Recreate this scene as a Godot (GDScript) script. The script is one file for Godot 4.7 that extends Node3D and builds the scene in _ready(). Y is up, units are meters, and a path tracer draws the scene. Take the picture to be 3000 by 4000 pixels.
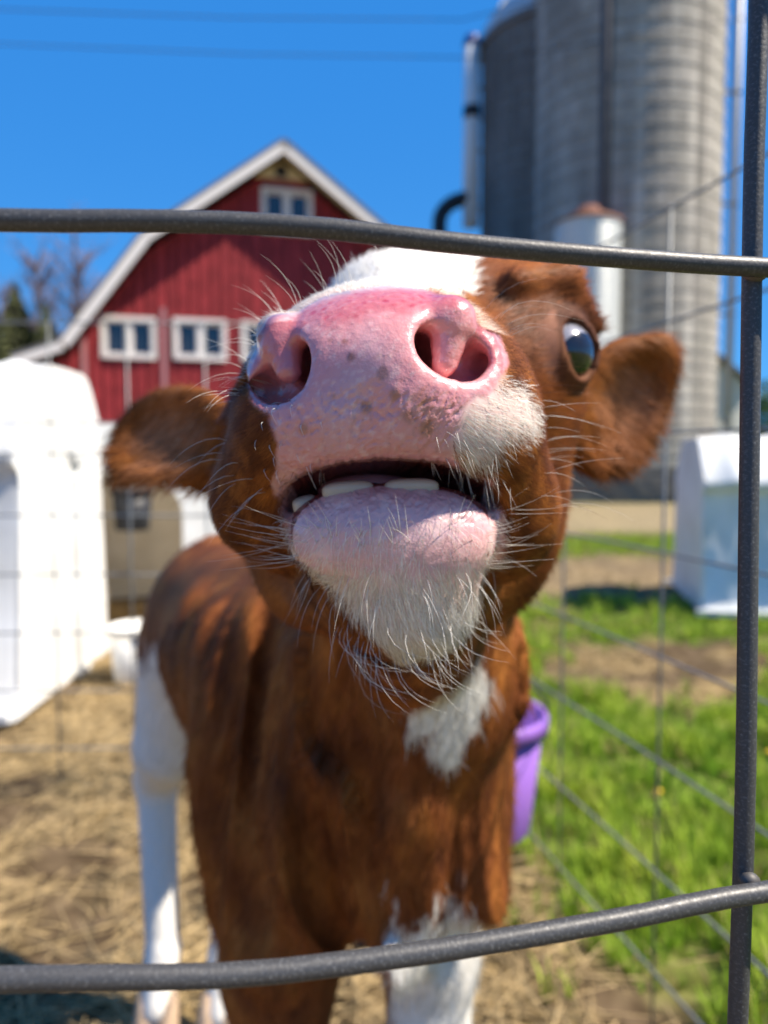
extends Node3D
# A calf pushing its nose through a wire panel, farmyard behind. Metres, y up; the camera looks along -z.

var rng := RandomNumberGenerator.new()
var noise := FastNoiseLite.new()
var fine := FastNoiseLite.new()
var cells := FastNoiseLite.new()
var taken := {}

func _ready() -> void:
	# ---- camera, sky, sun, exposure
	var cam := Camera3D.new()
	cam.name = "camera"
	var lens := CameraAttributesPhysical.new()
	lens.frustum_focal_length = 18.03
	lens.frustum_near = 0.02
	lens.frustum_far = 900.0
	lens.frustum_focus_distance = 0.236
	lens.exposure_aperture = 5.2
	cam.attributes = lens
	add_child(cam)
	cam.position = Vector3(0, 0.88, 0)
	cam.rotation_degrees = Vector3(-3.65, 0, 0)
	cam.current = true
	var world := WorldEnvironment.new()
	world.name = "environment"
	var env := Environment.new()
	env.background_mode = Environment.BG_SKY
	env.tonemap_mode = Environment.TONE_MAPPER_LINEAR
	env.tonemap_exposure = 2.1
	env.sdfgi_enabled = true
	env.ssao_enabled = true
	env.ssil_enabled = true
	var air := ProceduralSkyMaterial.new()
	air.sky_top_color = Color(0.135, 0.385, 0.64)
	air.sky_horizon_color = Color(0.31, 0.565, 0.775)
	air.sky_curve = 0.12
	air.ground_bottom_color = Color(0.30, 0.27, 0.22)
	air.ground_horizon_color = Color(0.45, 0.50, 0.55)
	air.sky_cover = cloud_cover()
	air.sky_cover_modulate = Color(1, 1, 1, 1)
	var sky := Sky.new()
	sky.sky_material = air
	env.sky = sky
	world.environment = env
	add_child(world)
	var sun := DirectionalLight3D.new()
	sun.name = "sun"
	sun.light_color = Color(1.0, 0.955, 0.89)
	sun.light_energy = 1.6
	sun.light_angular_distance = 0.53
	sun.shadow_enabled = true
	add_child(sun)
	sun.look_at_from_position(Vector3(0.588, 0.802, 0.10) * 50.0, Vector3.ZERO)
	# ---- the place
	rng.seed = 7
	noise.seed = 3
	noise.noise_type = FastNoiseLite.TYPE_SIMPLEX_SMOOTH
	noise.fractal_octaves = 3
	noise.frequency = 1.0
	fine.seed = 11
	fine.noise_type = FastNoiseLite.TYPE_SIMPLEX_SMOOTH
	fine.fractal_type = FastNoiseLite.FRACTAL_RIDGED
	fine.fractal_octaves = 2
	fine.frequency = 1.0
	cells.seed = 5
	cells.noise_type = FastNoiseLite.TYPE_CELLULAR
	cells.cellular_return_type = FastNoiseLite.RETURN_DISTANCE2_SUB
	cells.fractal_type = FastNoiseLite.FRACTAL_NONE
	cells.frequency = 1.0
	make_materials()
	build_ground()
	build_barn()
	build_silos()
	build_far_things()
	build_hutches()
	build_fences()
	build_calf()
	build_ground_cover()

func cloud_cover() -> ImageTexture:
	# thin fair-weather cloud, scattered all round the horizon
	var n := FastNoiseLite.new()
	n.seed = 21
	n.noise_type = FastNoiseLite.TYPE_SIMPLEX_SMOOTH
	n.fractal_octaves = 5
	n.frequency = 1.0
	var w := 512
	var h := 256
	var im := Image.create(w, h, false, Image.FORMAT_RGBA8)
	for y in h:
		var up := (0.5 - (y + 0.5) / h) * PI
		for x in w:
			var a := 0.0
			if up > 0.0:
				var t := (x + 0.5) / w * TAU
				var d := Vector3(cos(t) * cos(up), sin(up), sin(t) * cos(up))
				var v := n.get_noise_3d(d.x * 2.2 + 1.7, d.y * 5.0, d.z * 2.2)
				a = clampf((v - 0.62) * 2.2, 0.0, 0.4) * smoothstep(0.6, 0.2, up)
			im.set_pixel(x, y, Color(0.85, 0.88, 0.95, a))
	return ImageTexture.create_from_image(im)

# ---------------------------------------------------------------- helpers
func numbered(called: String) -> String:
	var n: int = taken.get(called, 0)
	taken[called] = n + 1
	return called if n == 0 else "%s_%03d" % [called, n]

func thing(called: String, label: String, category: String, at: Vector3 = Vector3.ZERO, turn: float = 0.0, group: String = "") -> Node3D:
	var o := Node3D.new()
	o.name = numbered(called)
	add_child(o)
	o.position = at
	o.rotation.y = turn
	o.set_meta("label", label)
	o.set_meta("category", category)
	if group != "":
		o.set_meta("group", group)
	return o

func part(called: String, mesh: Mesh, mat: Material, parent: Node3D, at: Vector3 = Vector3.ZERO, turn: Vector3 = Vector3.ZERO) -> MeshInstance3D:
	var o := MeshInstance3D.new()
	o.name = called
	o.mesh = mesh
	if mat:
		o.material_override = mat
	parent.add_child(o, true)
	o.position = at
	o.rotation = turn
	return o

func structure(called: String, mesh: Mesh, mat: Material) -> MeshInstance3D:
	var o := part(called, mesh, mat, self)
	o.set_meta("kind", "structure")
	return o

func tri(st: SurfaceTool, a: Vector3, b: Vector3, c: Vector3) -> void:
	st.add_vertex(a)
	st.add_vertex(b)
	st.add_vertex(c)

func quad(st: SurfaceTool, a: Vector3, b: Vector3, c: Vector3, d: Vector3) -> void:
	tri(st, a, b, c)
	tri(st, a, c, d)

func flat_tool() -> SurfaceTool:
	var st := SurfaceTool.new()
	st.begin(Mesh.PRIMITIVE_TRIANGLES)
	st.set_smooth_group(-1)
	return st

func smooth_tool() -> SurfaceTool:
	var st := SurfaceTool.new()
	st.begin(Mesh.PRIMITIVE_TRIANGLES)
	st.set_smooth_group(0)
	return st

func done(st: SurfaceTool) -> ArrayMesh:
	st.generate_normals()
	return st.commit()

func add_box(st: SurfaceTool, lo: Vector3, hi: Vector3) -> void:
	var a := lo
	var b := hi
	quad(st, Vector3(a.x, a.y, b.z), Vector3(a.x, b.y, b.z), Vector3(b.x, b.y, b.z), Vector3(b.x, a.y, b.z))
	quad(st, Vector3(b.x, a.y, a.z), Vector3(b.x, b.y, a.z), Vector3(a.x, b.y, a.z), Vector3(a.x, a.y, a.z))
	quad(st, Vector3(b.x, a.y, b.z), Vector3(b.x, b.y, b.z), Vector3(b.x, b.y, a.z), Vector3(b.x, a.y, a.z))
	quad(st, Vector3(a.x, a.y, a.z), Vector3(a.x, b.y, a.z), Vector3(a.x, b.y, b.z), Vector3(a.x, a.y, b.z))
	quad(st, Vector3(a.x, b.y, b.z), Vector3(a.x, b.y, a.z), Vector3(b.x, b.y, a.z), Vector3(b.x, b.y, b.z))
	quad(st, Vector3(a.x, a.y, a.z), Vector3(a.x, a.y, b.z), Vector3(b.x, a.y, b.z), Vector3(b.x, a.y, a.z))

func box(lo: Vector3, hi: Vector3) -> ArrayMesh:
	var st := flat_tool()
	add_box(st, lo, hi)
	return done(st)

# an outline in the xy plane, extruded from z0 to z1 (counter-clockwise seen from +z)
func slab(outline: PackedVector2Array, z0: float, z1: float) -> ArrayMesh:
	var st := flat_tool()
	var n := outline.size()
	var ids := Geometry2D.triangulate_polygon(outline)
	for i in range(0, ids.size(), 3):
		var a := outline[ids[i]]
		var b := outline[ids[i + 1]]
		var c := outline[ids[i + 2]]
		if (b - a).cross(c - a) < 0.0:
			var t := b
			b = c
			c = t
		tri(st, Vector3(a.x, a.y, z1), Vector3(c.x, c.y, z1), Vector3(b.x, b.y, z1))
		tri(st, Vector3(a.x, a.y, z0), Vector3(b.x, b.y, z0), Vector3(c.x, c.y, z0))
	for i in n:
		var a := outline[i]
		var b := outline[(i + 1) % n]
		quad(st, Vector3(a.x, a.y, z0), Vector3(a.x, a.y, z1), Vector3(b.x, b.y, z1), Vector3(b.x, b.y, z0))
	return done(st)

# a smooth round bar along points, with a radius for each point
func tube(points: PackedVector3Array, radii: PackedFloat32Array, sides: int = 10) -> ArrayMesh:
	var st := smooth_tool()
	add_tube(st, points, radii, sides)
	return done(st)

func add_tube(st: SurfaceTool, points: PackedVector3Array, radii: PackedFloat32Array, sides: int) -> void:
	var n := points.size()
	var rings := []
	var side := Vector3.ZERO
	for i in n:
		var dir := (points[mini(i + 1, n - 1)] - points[maxi(i - 1, 0)]).normalized()
		if side == Vector3.ZERO:
			side = dir.cross(Vector3.UP if absf(dir.y) < 0.9 else Vector3.RIGHT).normalized()
		side = (side - dir * side.dot(dir)).normalized()
		var up := dir.cross(side)
		var ring := PackedVector3Array()
		var r: float = radii[mini(i, radii.size() - 1)]
		for k in sides:
			var t := TAU * k / sides
			ring.append(points[i] + (side * cos(t) + up * sin(t)) * r)
		rings.append(ring)
	for i in n - 1:
		for k in sides:
			var k2 := (k + 1) % sides
			quad(st, rings[i][k], rings[i][k2], rings[i + 1][k2], rings[i + 1][k])
	for k in range(1, sides - 1):
		tri(st, rings[0][0], rings[0][k + 1], rings[0][k])
		tri(st, rings[n - 1][0], rings[n - 1][k], rings[n - 1][k + 1])

# profile of (radius, height) turned round y
func lathe(profile: PackedVector2Array, sides: int, smooth: bool = true) -> ArrayMesh:
	var st := smooth_tool() if smooth else flat_tool()
	for i in profile.size() - 1:
		var p := profile[i]
		var q := profile[i + 1]
		for k in sides:
			var t := TAU * k / sides
			var u := TAU * (k + 1) / sides
			var a := Vector3(cos(t) * p.x, p.y, sin(t) * p.x)
			var b := Vector3(cos(u) * p.x, p.y, sin(u) * p.x)
			var c := Vector3(cos(u) * q.x, q.y, sin(u) * q.x)
			var d := Vector3(cos(t) * q.x, q.y, sin(t) * q.x)
			quad(st, a, b, c, d)
	return done(st)

func lin(r: float, g: float, b: float) -> Color:
	return Color(r, g, b).linear_to_srgb()

func paint(c: Color, rough: float, spec: float = 0.5, metal: float = 0.0) -> StandardMaterial3D:
	var m := StandardMaterial3D.new()
	m.albedo_color = c
	m.roughness = rough
	m.metallic_specular = spec
	m.metallic = metal
	return m

func noise_texture(freq: float, kind: int, low: Color, high: Color, octaves: int = 4, size: int = 512, seed_: int = 1, at: PackedFloat32Array = PackedFloat32Array([0.0, 1.0])) -> NoiseTexture2D:
	var n := FastNoiseLite.new()
	n.seed = seed_
	n.noise_type = kind
	n.frequency = freq
	n.fractal_octaves = octaves
	var ramp := Gradient.new()
	ramp.offsets = at
	ramp.colors = PackedColorArray([low, high])
	var t := NoiseTexture2D.new()
	t.width = size
	t.height = size
	t.seamless = true
	t.noise = n
	t.color_ramp = ramp
	return t

func triplanar(m: StandardMaterial3D, scale: float) -> StandardMaterial3D:
	m.uv1_triplanar = true
	m.uv1_scale = Vector3(scale, scale, scale)
	return m

# ---------------------------------------------------------------- the calf's body as a distance field
# Modelled in millimetres round the nose pad: x to the calf's left, y up, z forwards; NOSE sets that frame in the place.
const HEAD_TILT := -0.0637
const NOSE := Vector3(0.0, 0.9055, -0.2521)
var s_type := PackedInt32Array()
var s_op := PackedInt32Array()
var s_k := PackedFloat32Array()
var s_a := PackedVector3Array()
var s_b := PackedVector3Array()
var s_c := PackedVector3Array()
var s_r := PackedFloat32Array()
var s_dr := PackedFloat32Array()
var s_il := PackedFloat32Array()
var s_turn: Array[Basis] = []
const ADD := 0
const CUT := 1
const ADD2 := 2
const JOIN := 3
const CUT2 := 4

func cone(op: int, k: float, a: Vector3, b: Vector3, ra: float, rb: float) -> void:
	s_type.append(0)
	s_op.append(op)
	s_k.append(k)
	s_a.append(a)
	s_b.append(b - a)
	s_c.append(Vector3.ZERO)
	s_r.append(ra)
	s_dr.append(rb - ra)
	s_il.append(1.0 / maxf((b - a).length_squared(), 1e-6))
	s_turn.append(Basis())

func blob(op: int, k: float, c: Vector3, r: Vector3, turn: Basis = Basis()) -> void:
	s_type.append(1 if turn == Basis() else 2)
	s_op.append(op)
	s_k.append(k)
	s_a.append(c)
	s_b.append(Vector3.ONE / r)
	s_c.append(Vector3.ONE / (r * r))
	s_r.append(minf(r.x, minf(r.y, r.z)))
	s_dr.append(0.0)
	s_il.append(0.0)
	s_turn.append(turn.transposed())

func brick_of_flesh(op: int, k: float, c: Vector3, half: Vector3, r: float) -> void:
	s_type.append(3)
	s_op.append(op)
	s_k.append(k)
	s_a.append(c)
	s_b.append(half)
	s_c.append(Vector3.ZERO)
	s_r.append(r)
	s_dr.append(0.0)
	s_il.append(0.0)
	s_turn.append(Basis())

# a boxier egg: exponent above 2
func dome(op: int, k: float, c: Vector3, r: Vector3, power: float, turn: Basis = Basis()) -> void:
	blob(op, k, c, r, turn)
	s_type[s_type.size() - 1] = 4
	s_dr[s_dr.size() - 1] = power

func join(k: float) -> void:
	cone(JOIN, k, Vector3.ZERO, Vector3.UP, 0.0, 0.0)

func one(i: int, p: Vector3) -> float:
	var q := p - s_a[i]
	var t := s_type[i]
	if t == 0:
		var h := clampf(q.dot(s_b[i]) * s_il[i], 0.0, 1.0)
		return (q - s_b[i] * h).length() - s_r[i] - s_dr[i] * h
	if t == 3:
		q = q.abs() - s_b[i]
		return q.max(Vector3.ZERO).length() + minf(maxf(q.x, maxf(q.y, q.z)), 0.0) - s_r[i]
	if t == 4:
		q = s_turn[i] * q
		var far := q.length()
		if far < 1e-3:
			return -s_r[i]
		q = (q * s_b[i]).abs()
		var w := s_dr[i]
		var kk := pow(pow(q.x, w) + pow(q.y, w) + pow(q.z, w), 1.0 / w)
		return far * (1.0 - 1.0 / maxf(kk, 0.02))
	if t == 2:
		q = s_turn[i] * q
	var k1 := (q * s_c[i]).length()
	if k1 < 1e-7:
		return -s_r[i]
	var k0 := (q * s_b[i]).length()
	return k0 * (k0 - 1.0) / k1

func field(p: Vector3, list: PackedInt32Array) -> float:
	var d := 1000.0
	var e := 1000.0
	for i in list:
		var op := s_op[i]
		var k := s_k[i]
		if op == 3:
			var hj := maxf(k - absf(d - e), 0.0)
			d = minf(d, e) - hj * hj / k * 0.25
			e = 1000.0
			continue
		var v := one(i, p)
		if op == 0:
			var h := maxf(k - absf(d - v), 0.0)
			d = minf(d, v) - h * h / k * 0.25
		elif op == 1:
			var h := maxf(k - absf(d + v), 0.0)
			d = maxf(d, -v) + h * h / k * 0.25
		elif op == 2:
			var h := maxf(k - absf(e - v), 0.0)
			e = minf(e, v) - h * h / k * 0.25
		else:
			var h := maxf(k - absf(e + v), 0.0)
			e = maxf(e, -v) + h * h / k * 0.25
	return minf(d, e)

func axes(along: Vector3, across: Vector3) -> Basis:
	var l := along.normalized()
	var w := (across - l * across.dot(l)).normalized()
	return Basis(l, w, l.cross(w))

func shape_calf() -> void:
	# nose, upper lip and bridge; the nose points a little past the panel's left
	var nose := Basis(Vector3.UP, -0.16)
	dome(ADD, 10, Vector3(1, 2, -50), Vector3(50, 40, 49), 2.35, nose)
	cone(ADD, 18, Vector3(-32, -13, -32), Vector3(33, -12, -38), 18, 18)
	cone(ADD, 30, Vector3(-34, -2, -54), Vector3(-46, -38, -66), 15, 19)
	cone(ADD, 32, Vector3(32, -4, -46), Vector3(46, -42, -66), 15, 20)
	cone(ADD, 22, Vector3(-46, -36, -66), Vector3(-42, -42, -120), 19, 30)
	cone(ADD, 22, Vector3(46, -38, -70), Vector3(50, -42, -120), 20, 34)
	cone(ADD, 22, Vector3(0, 10, -60), Vector3(20, 44, -165), 34, 46)
	# mouth
	blob(CUT, 5, Vector3(2, -39.5, -25), Vector3(41, 16.5, 62))
	# groove under the nose; nostrils: a hollow, a passage behind it, and the fold that hangs into it
	cone(CUT, 10, Vector3(-5, -6, 4), Vector3(-3, -22, 1), 2.0, 2.5)
	blob(CUT, 8, Vector3(22, 12.5, -11), Vector3(12, 9, 12), Basis(Vector3.BACK, -0.25))
	cone(CUT, 6, Vector3(26, 8.5, -14), Vector3(37, 11, -26), 5.0, 3.8)
	cone(CUT, 4, Vector3(15, 13.5, -12), Vector3(6, 18, -46), 6.5, 7.5)
	blob(CUT, 7, Vector3(-34.5, 7, -16), Vector3(9.8, 10.5, 11), Basis(Vector3.BACK, 0.3))
	cone(CUT, 6, Vector3(-36, 1.5, -20), Vector3(-48, 4, -37), 5.6, 4.6)
	cone(CUT, 4, Vector3(-29, 9.5, -16), Vector3(-18, 15, -50), 6.5, 7.5)
	cone(ADD, 4, Vector3(23.5, 25, -17), Vector3(21, 10, -15), 8.5, 4.6)
	cone(ADD, 4, Vector3(-37, 21, -25), Vector3(-33.5, 8, -19.5), 8.5, 4.6)
	# lower lip, chin, jaw
	dome(ADD2, 6, Vector3(3, -50, -41), Vector3(39, 19.5, 26), 2.4)
	blob(ADD2, 14, Vector3(9, -73, -47), Vector3(27, 24, 25))
	cone(ADD2, 18, Vector3(4, -66, -62), Vector3(42, -76, -190), 24, 32)
	cone(ADD2, 18, Vector3(0, -66, -62), Vector3(-35, -78, -185), 24, 30)
	cone(ADD2, 20, Vector3(6, -86, -75), Vector3(18, -118, -210), 16, 40)
	join(5)
	# skull
	brick_of_flesh(ADD, 28, Vector3(38, 44, -208), Vector3(36, 18, 32), 34)
	blob(ADD, 16, Vector3(76, 59, -168), Vector3(27, 20, 32))
	blob(ADD, 16, Vector3(-58, 20, -180), Vector3(22, 18, 30))
	blob(ADD, 18, Vector3(66, 26, -165), Vector3(34, 36, 40))
	blob(ADD, 18, Vector3(-58, -6, -175), Vector3(34, 32, 40))
	blob(ADD, 26, Vector3(70, -28, -200), Vector3(35, 66, 52))
	blob(ADD, 26, Vector3(-46, -38, -195), Vector3(36, 50, 52))
	# eyes: lids drawn round each ball, with an almond slit
	blob(ADD, 9, Vector3(91, 40, -146), Vector3(20, 20, 20))
	blob(CUT, 3, Vector3(103, 41, -129), Vector3(19, 17.5, 12.5), axes(Vector3(0.58, 0.03, 0.81), Vector3(-0.33, 1, 0.2)))
	blob(ADD, 9, Vector3(-68, -8, -172), Vector3(20, 20, 20))
	blob(CUT, 3, Vector3(-83, -6, -158), Vector3(19, 14, 9), axes(Vector3(-0.75, 0.05, 0.66), Vector3(0.3, 1, 0.2)))
	cone(ADD, 8, Vector3(66, 74, -136), Vector3(92, 78, -146), 6.0, 7.5)
	cone(ADD, 8, Vector3(92, 78, -146), Vector3(112, 58, -162), 7.5, 5.0)
	cone(CUT, 3, Vector3(58, 66, -116), Vector3(82, 67.5, -124), 3.0, 4.5)
	cone(CUT, 3, Vector3(82, 67.5, -124), Vector3(112, 63, -142), 4.5, 4.0)
	# neck, chest, barrel
	cone(ADD, 40, Vector3(25, 0, -255), Vector3(20, -175, -330), 72, 68)
	cone(ADD, 45, Vector3(20, -175, -330), Vector3(-5, -280, -400), 68, 108)
	cone(ADD, 60, Vector3(-40, -205, -480), Vector3(-212, -205, -880), 130, 124)
	blob(ADD, 50, Vector3(-220, -205, -900), Vector3(116, 122, 130))
	blob(ADD, 40, Vector3(-85, -270, -450), Vector3(64, 130, 110))
	blob(ADD, 40, Vector3(48, -285, -430), Vector3(56, 115, 100))
	# brisket and shoulder ridges, with the hollow between them
	cone(ADD, 16, Vector3(24, -120, -262), Vector3(14, -250, -292), 20, 26)
	cone(ADD, 16, Vector3(14, -250, -292), Vector3(22, -350, -330), 26, 30)
	cone(ADD, 14, Vector3(-52, -120, -370), Vector3(-74, -260, -352), 22, 30)
	cone(ADD, 14, Vector3(-74, -260, -352), Vector3(-84, -400, -372), 30, 30)
	cone(ADD, 12, Vector3(-108, -130, -460), Vector3(-132, -320, -440), 20, 26)
	cone(ADD, 14, Vector3(70, -190, -330), Vector3(66, -330, -345), 18, 30)
	cone(CUT, 30, Vector3(-22, -130, -250), Vector3(-48, -380, -312), 20, 28)
	cone(CUT, 26, Vector3(-106, -140, -372), Vector3(-132, -360, -340), 20, 27)
	# hind legs
	cone(ADD, 40, Vector3(-285, -260, -900), Vector3(-328, -400, -935), 80, 54)
	cone(ADD, 20, Vector3(-328, -400, -935), Vector3(-370, -474, -1000), 52, 35)
	cone(ADD, 14, Vector3(-370, -474, -1000), Vector3(-346, -730, -955), 31, 25)
	cone(ADD, 10, Vector3(-346, -730, -955), Vector3(-348, -800, -932), 27, 26)
	cone(ADD, 40, Vector3(-190, -260, -890), Vector3(-222, -400, -910), 75, 44)
	cone(ADD, 20, Vector3(-222, -400, -910), Vector3(-246, -480, -965), 42, 27)
	cone(ADD, 14, Vector3(-246, -480, -965), Vector3(-250, -730, -940), 25, 19)
	cone(ADD, 10, Vector3(-250, -730, -940), Vector3(-248, -800, -915), 22, 22)
	# fore legs
	cone(ADD, 40, Vector3(-80, -330, -440), Vector3(-92, -440, -430), 66, 50)
	cone(ADD, 24, Vector3(-92, -440, -430), Vector3(-85, -640, -400), 46, 30)
	cone(ADD, 14, Vector3(-85, -640, -400), Vector3(-85, -790, -405), 29, 21)
	cone(ADD, 10, Vector3(-85, -790, -405), Vector3(-85, -838, -385), 23, 24)
	cone(ADD, 30, Vector3(28, -320, -405), Vector3(38, -400, -396), 58, 38)
	cone(ADD, 24, Vector3(38, -400, -396), Vector3(35, -640, -385), 38, 29)
	cone(ADD, 14, Vector3(35, -640, -385), Vector3(35, -790, -390), 29, 21)
	cone(ADD, 10, Vector3(35, -790, -390), Vector3(35, -838, -370), 23, 24)
	# ears
	var ra := axes(Vector3(0.50, 0.86, -0.1), Vector3(0.86, -0.50, -0.25))
	var rz := ra.z * (-1.0 if ra.z.z < 0.0 else 1.0)
	blob(ADD2, 5, Vector3(154, 30, -250), Vector3(46, 34, 9), ra)
	blob(ADD2, 10, Vector3(177, 55, -254), Vector3(22, 15, 7), ra)
	blob(ADD2, 10, Vector3(138, 2, -250), Vector3(20, 22, 8), ra)
	blob(CUT2, 4, Vector3(152, 28, -250) + rz * 13.0, Vector3(47, 27, 17), ra)
	cone(ADD2, 12, Vector3(85, 34, -240), Vector3(126, 22, -258), 24, 14)
	join(14)
	var la := axes(Vector3(-0.92, 0.05, -0.3), Vector3(-0.1, 0.95, -0.35))
	var lz := la.z * (-1.0 if la.z.z < 0.0 else 1.0)
	blob(ADD2, 5, Vector3(-134, 9, -240), Vector3(42, 33, 9), la)
	blob(ADD2, 10, Vector3(-162, -2, -252), Vector3(18, 22, 7), la)
	blob(ADD2, 10, Vector3(-112, -10, -238), Vector3(22, 18, 8), la)
	blob(CUT2, 4, Vector3(-132, 6, -240) + lz * 13.0, Vector3(42, 30, 17), la)
	cone(ADD2, 12, Vector3(-60, 12, -240), Vector3(-106, 6, -250), 24, 15)
	join(14)

func ruler(lo: float, hi: float, step: Callable) -> PackedFloat32Array:
	var out := PackedFloat32Array()
	var x := lo
	while x < hi:
		out.append(x)
		x += step.call(x)
	while out.size() % 16 != 1:
		out.append(x)
		x += step.call(x)
	return out

func beyond(x: float, lo: float, hi: float) -> float:
	return maxf(maxf(lo - x, x - hi), 0.0)

var gx: PackedFloat32Array
var gy: PackedFloat32Array
var gz: PackedFloat32Array
var blocks := PackedInt32Array()
var block_lists := []
var found := []
const STRIDE := 1024
var reach := PackedFloat32Array()

# how far from its own surface each piece can still bend the joined surface
func set_reach() -> void:
	for i in s_type.size():
		var far := s_k[i]
		for j in range(i + 1, s_type.size()):
			if s_k[j] <= far or s_op[j] == JOIN or s_op[i] == JOIN:
				continue
			var ends := [s_a[j], s_a[j] + s_b[j] * 0.5, s_a[j] + s_b[j]] if s_type[j] == 0 else [s_a[j]]
			var size := s_r[j] + maxf(s_dr[j], 0.0) if s_type[j] == 0 else 1.0 / minf(s_b[j].x, minf(s_b[j].y, s_b[j].z))
			for e in ends:
				if one(i, e) - size < s_k[j]:
					far = s_k[j]
					break
		reach.append(far)


func near_list(i: int, j: int, k: int, n: int, list: PackedInt32Array) -> PackedInt32Array:
	var lo := Vector3(gx[i], gy[j], gz[k])
	var hi := Vector3(gx[i + n], gy[j + n], gz[k + n])
	var c := (lo + hi) * 0.5
	var r := (hi - lo).length() * 0.5
	var out := PackedInt32Array()
	var any := false
	for s in list:
		if s_op[s] == JOIN:
			out.append(s)
			continue
		var v := one(s, c)
		var slack := 1.0 if s_type[s] == 0 else 1.6
		if v < (r + reach[s]) * slack + 1.0:
			out.append(s)
			any = true
	if not any:
		return PackedInt32Array()
	if absf(field(c, out)) > r * 1.7 + 3.0:
		return PackedInt32Array()
	return out

func mesh_block(n: int) -> void:
	var i0 := blocks[n * 3]
	var j0 := blocks[n * 3 + 1]
	var k0 := blocks[n * 3 + 2]
	var list: PackedInt32Array = block_lists[n]
	var v := PackedFloat32Array()
	v.resize(125)
	var lowest := 1e9
	var highest := -1e9
	for i in 5:
		for j in 5:
			for k in 5:
				var d := field(Vector3(gx[i0 + i], gy[j0 + j], gz[k0 + k]), list)
				v[(i * 5 + j) * 5 + k] = d
				lowest = minf(lowest, d)
				highest = maxf(highest, d)
	if lowest > 0.0 or highest < 0.0:
		return
	var keys := PackedInt64Array()
	var spots := PackedVector3Array()
	var edges := PackedInt32Array()
	for i in 4:
		for j in 4:
			for k in 4:
				var b := (i * 5 + j) * 5 + k
				var inside := 0
				for q in 8:
					if v[b + (q & 1) * 25 + ((q >> 1) & 1) * 5 + (q >> 2)] < 0.0:
						inside += 1
				if inside == 0 or inside == 8:
					continue
				var lo := Vector3(gx[i0 + i], gy[j0 + j], gz[k0 + k])
				var size := Vector3(gx[i0 + i + 1], gy[j0 + j + 1], gz[k0 + k + 1]) - lo
				var sum := Vector3.ZERO
				var count := 0
				for q in 8:
					var a := Vector3(q & 1, (q >> 1) & 1, q >> 2)
					var va := v[b + (q & 1) * 25 + ((q >> 1) & 1) * 5 + (q >> 2)]
					for w in 3:
						if q & (1 << w):
							continue
						var q2 := q | (1 << w)
						var vb := v[b + (q2 & 1) * 25 + ((q2 >> 1) & 1) * 5 + (q2 >> 2)]
						if (va < 0.0) != (vb < 0.0):
							var at := a
							at[w] = va / (va - vb)
							sum += at
							count += 1
				var p := lo + size * (sum / count)
				# one step on to the true surface
				var d := field(p, list)
				var g := Vector3(field(p + Vector3(0.3, 0, 0), list) - d, field(p + Vector3(0, 0.3, 0), list) - d, field(p + Vector3(0, 0, 0.3), list) - d) / 0.3
				var moved := g * (-d / maxf(g.length_squared(), 0.2))
				p += moved.clamp(-size * 0.6, size * 0.6)
				var e := 0
				var here := v[b] < 0.0
				if here != (v[b + 25] < 0.0):
					e |= 1
				if here != (v[b + 5] < 0.0):
					e |= 2
				if here != (v[b + 1] < 0.0):
					e |= 4
				if here:
					e |= 8
				keys.append(((i0 + i) * STRIDE + j0 + j) * STRIDE + k0 + k)
				spots.append(p)
				edges.append(e)
	found[n] = [keys, spots, edges]

# returns [points, triangle corners]
func mesh_field() -> Array:
	gx = ruler(-420.0, 220.0, func(x): return clampf(0.85 + 0.045 * beyond(x, -46, 44), 0.85, 3.2) if x > -205.0 else minf(3.2 + 0.08 * (-205.0 - x), 10.0))
	gy = ruler(-875.0, 130.0, func(y): return clampf(0.85 + 0.035 * beyond(y, -62, 38), 0.85, 3.2) if y > -140.0 else minf(3.2 + 0.06 * (-140.0 - y), 10.0))
	gz = ruler(-1050.0, 8.0, func(z): return clampf(0.85 + 0.045 * beyond(z, -40, 10), 0.85, 3.4) if z > -300.0 else minf(3.4 + 0.06 * (-300.0 - z), 10.0))
	set_reach()
	var all := PackedInt32Array(range(s_type.size()))
	for i in range(0, gx.size() - 1, 16):
		for j in range(0, gy.size() - 1, 16):
			for k in range(0, gz.size() - 1, 16):
				var l1 := near_list(i, j, k, 16, all)
				if l1.is_empty():
					continue
				for q in 64:
					var i2 := i + (q & 3) * 4
					var j2 := j + ((q >> 2) & 3) * 4
					var k2 := k + (q >> 4) * 4
					var l2 := near_list(i2, j2, k2, 4, l1)
					if l2.is_empty():
						continue
					blocks.append_array(PackedInt32Array([i2, j2, k2]))
					block_lists.append(l2)
	found.resize(block_lists.size())
	var work := WorkerThreadPool.add_group_task(mesh_block, block_lists.size())
	WorkerThreadPool.wait_for_group_task_completion(work)
	var at := {}
	var points := PackedVector3Array()
	var all_keys := PackedInt64Array()
	var all_edges := PackedInt32Array()
	for f in found:
		if f == null:
			continue
		var ks: PackedInt64Array = f[0]
		for m in ks.size():
			at[ks[m]] = points.size() + m
		points.append_array(f[1])
		all_keys.append_array(ks)
		all_edges.append_array(f[2])
	found.clear()
	block_lists.clear()
	var corners := PackedInt32Array()
	var dx := STRIDE * STRIDE
	for n in all_keys.size():
		var key := all_keys[n]
		var e := all_edges[n]
		for w in 3:
			if not (e & (1 << w)):
				continue
			var s1 := STRIDE if w == 0 else (1 if w == 1 else dx)
			var s2 := 1 if w == 0 else (dx if w == 1 else STRIDE)
			var b: int = at.get(key - s1, -1)
			var c: int = at.get(key - s1 - s2, -1)
			var d: int = at.get(key - s2, -1)
			if b < 0 or c < 0 or d < 0:
				continue
			if e & 8:
				corners.append_array(PackedInt32Array([n, c, b, n, d, c]))
			else:
				corners.append_array(PackedInt32Array([n, b, c, n, c, d]))
	return [points, corners]

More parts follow.
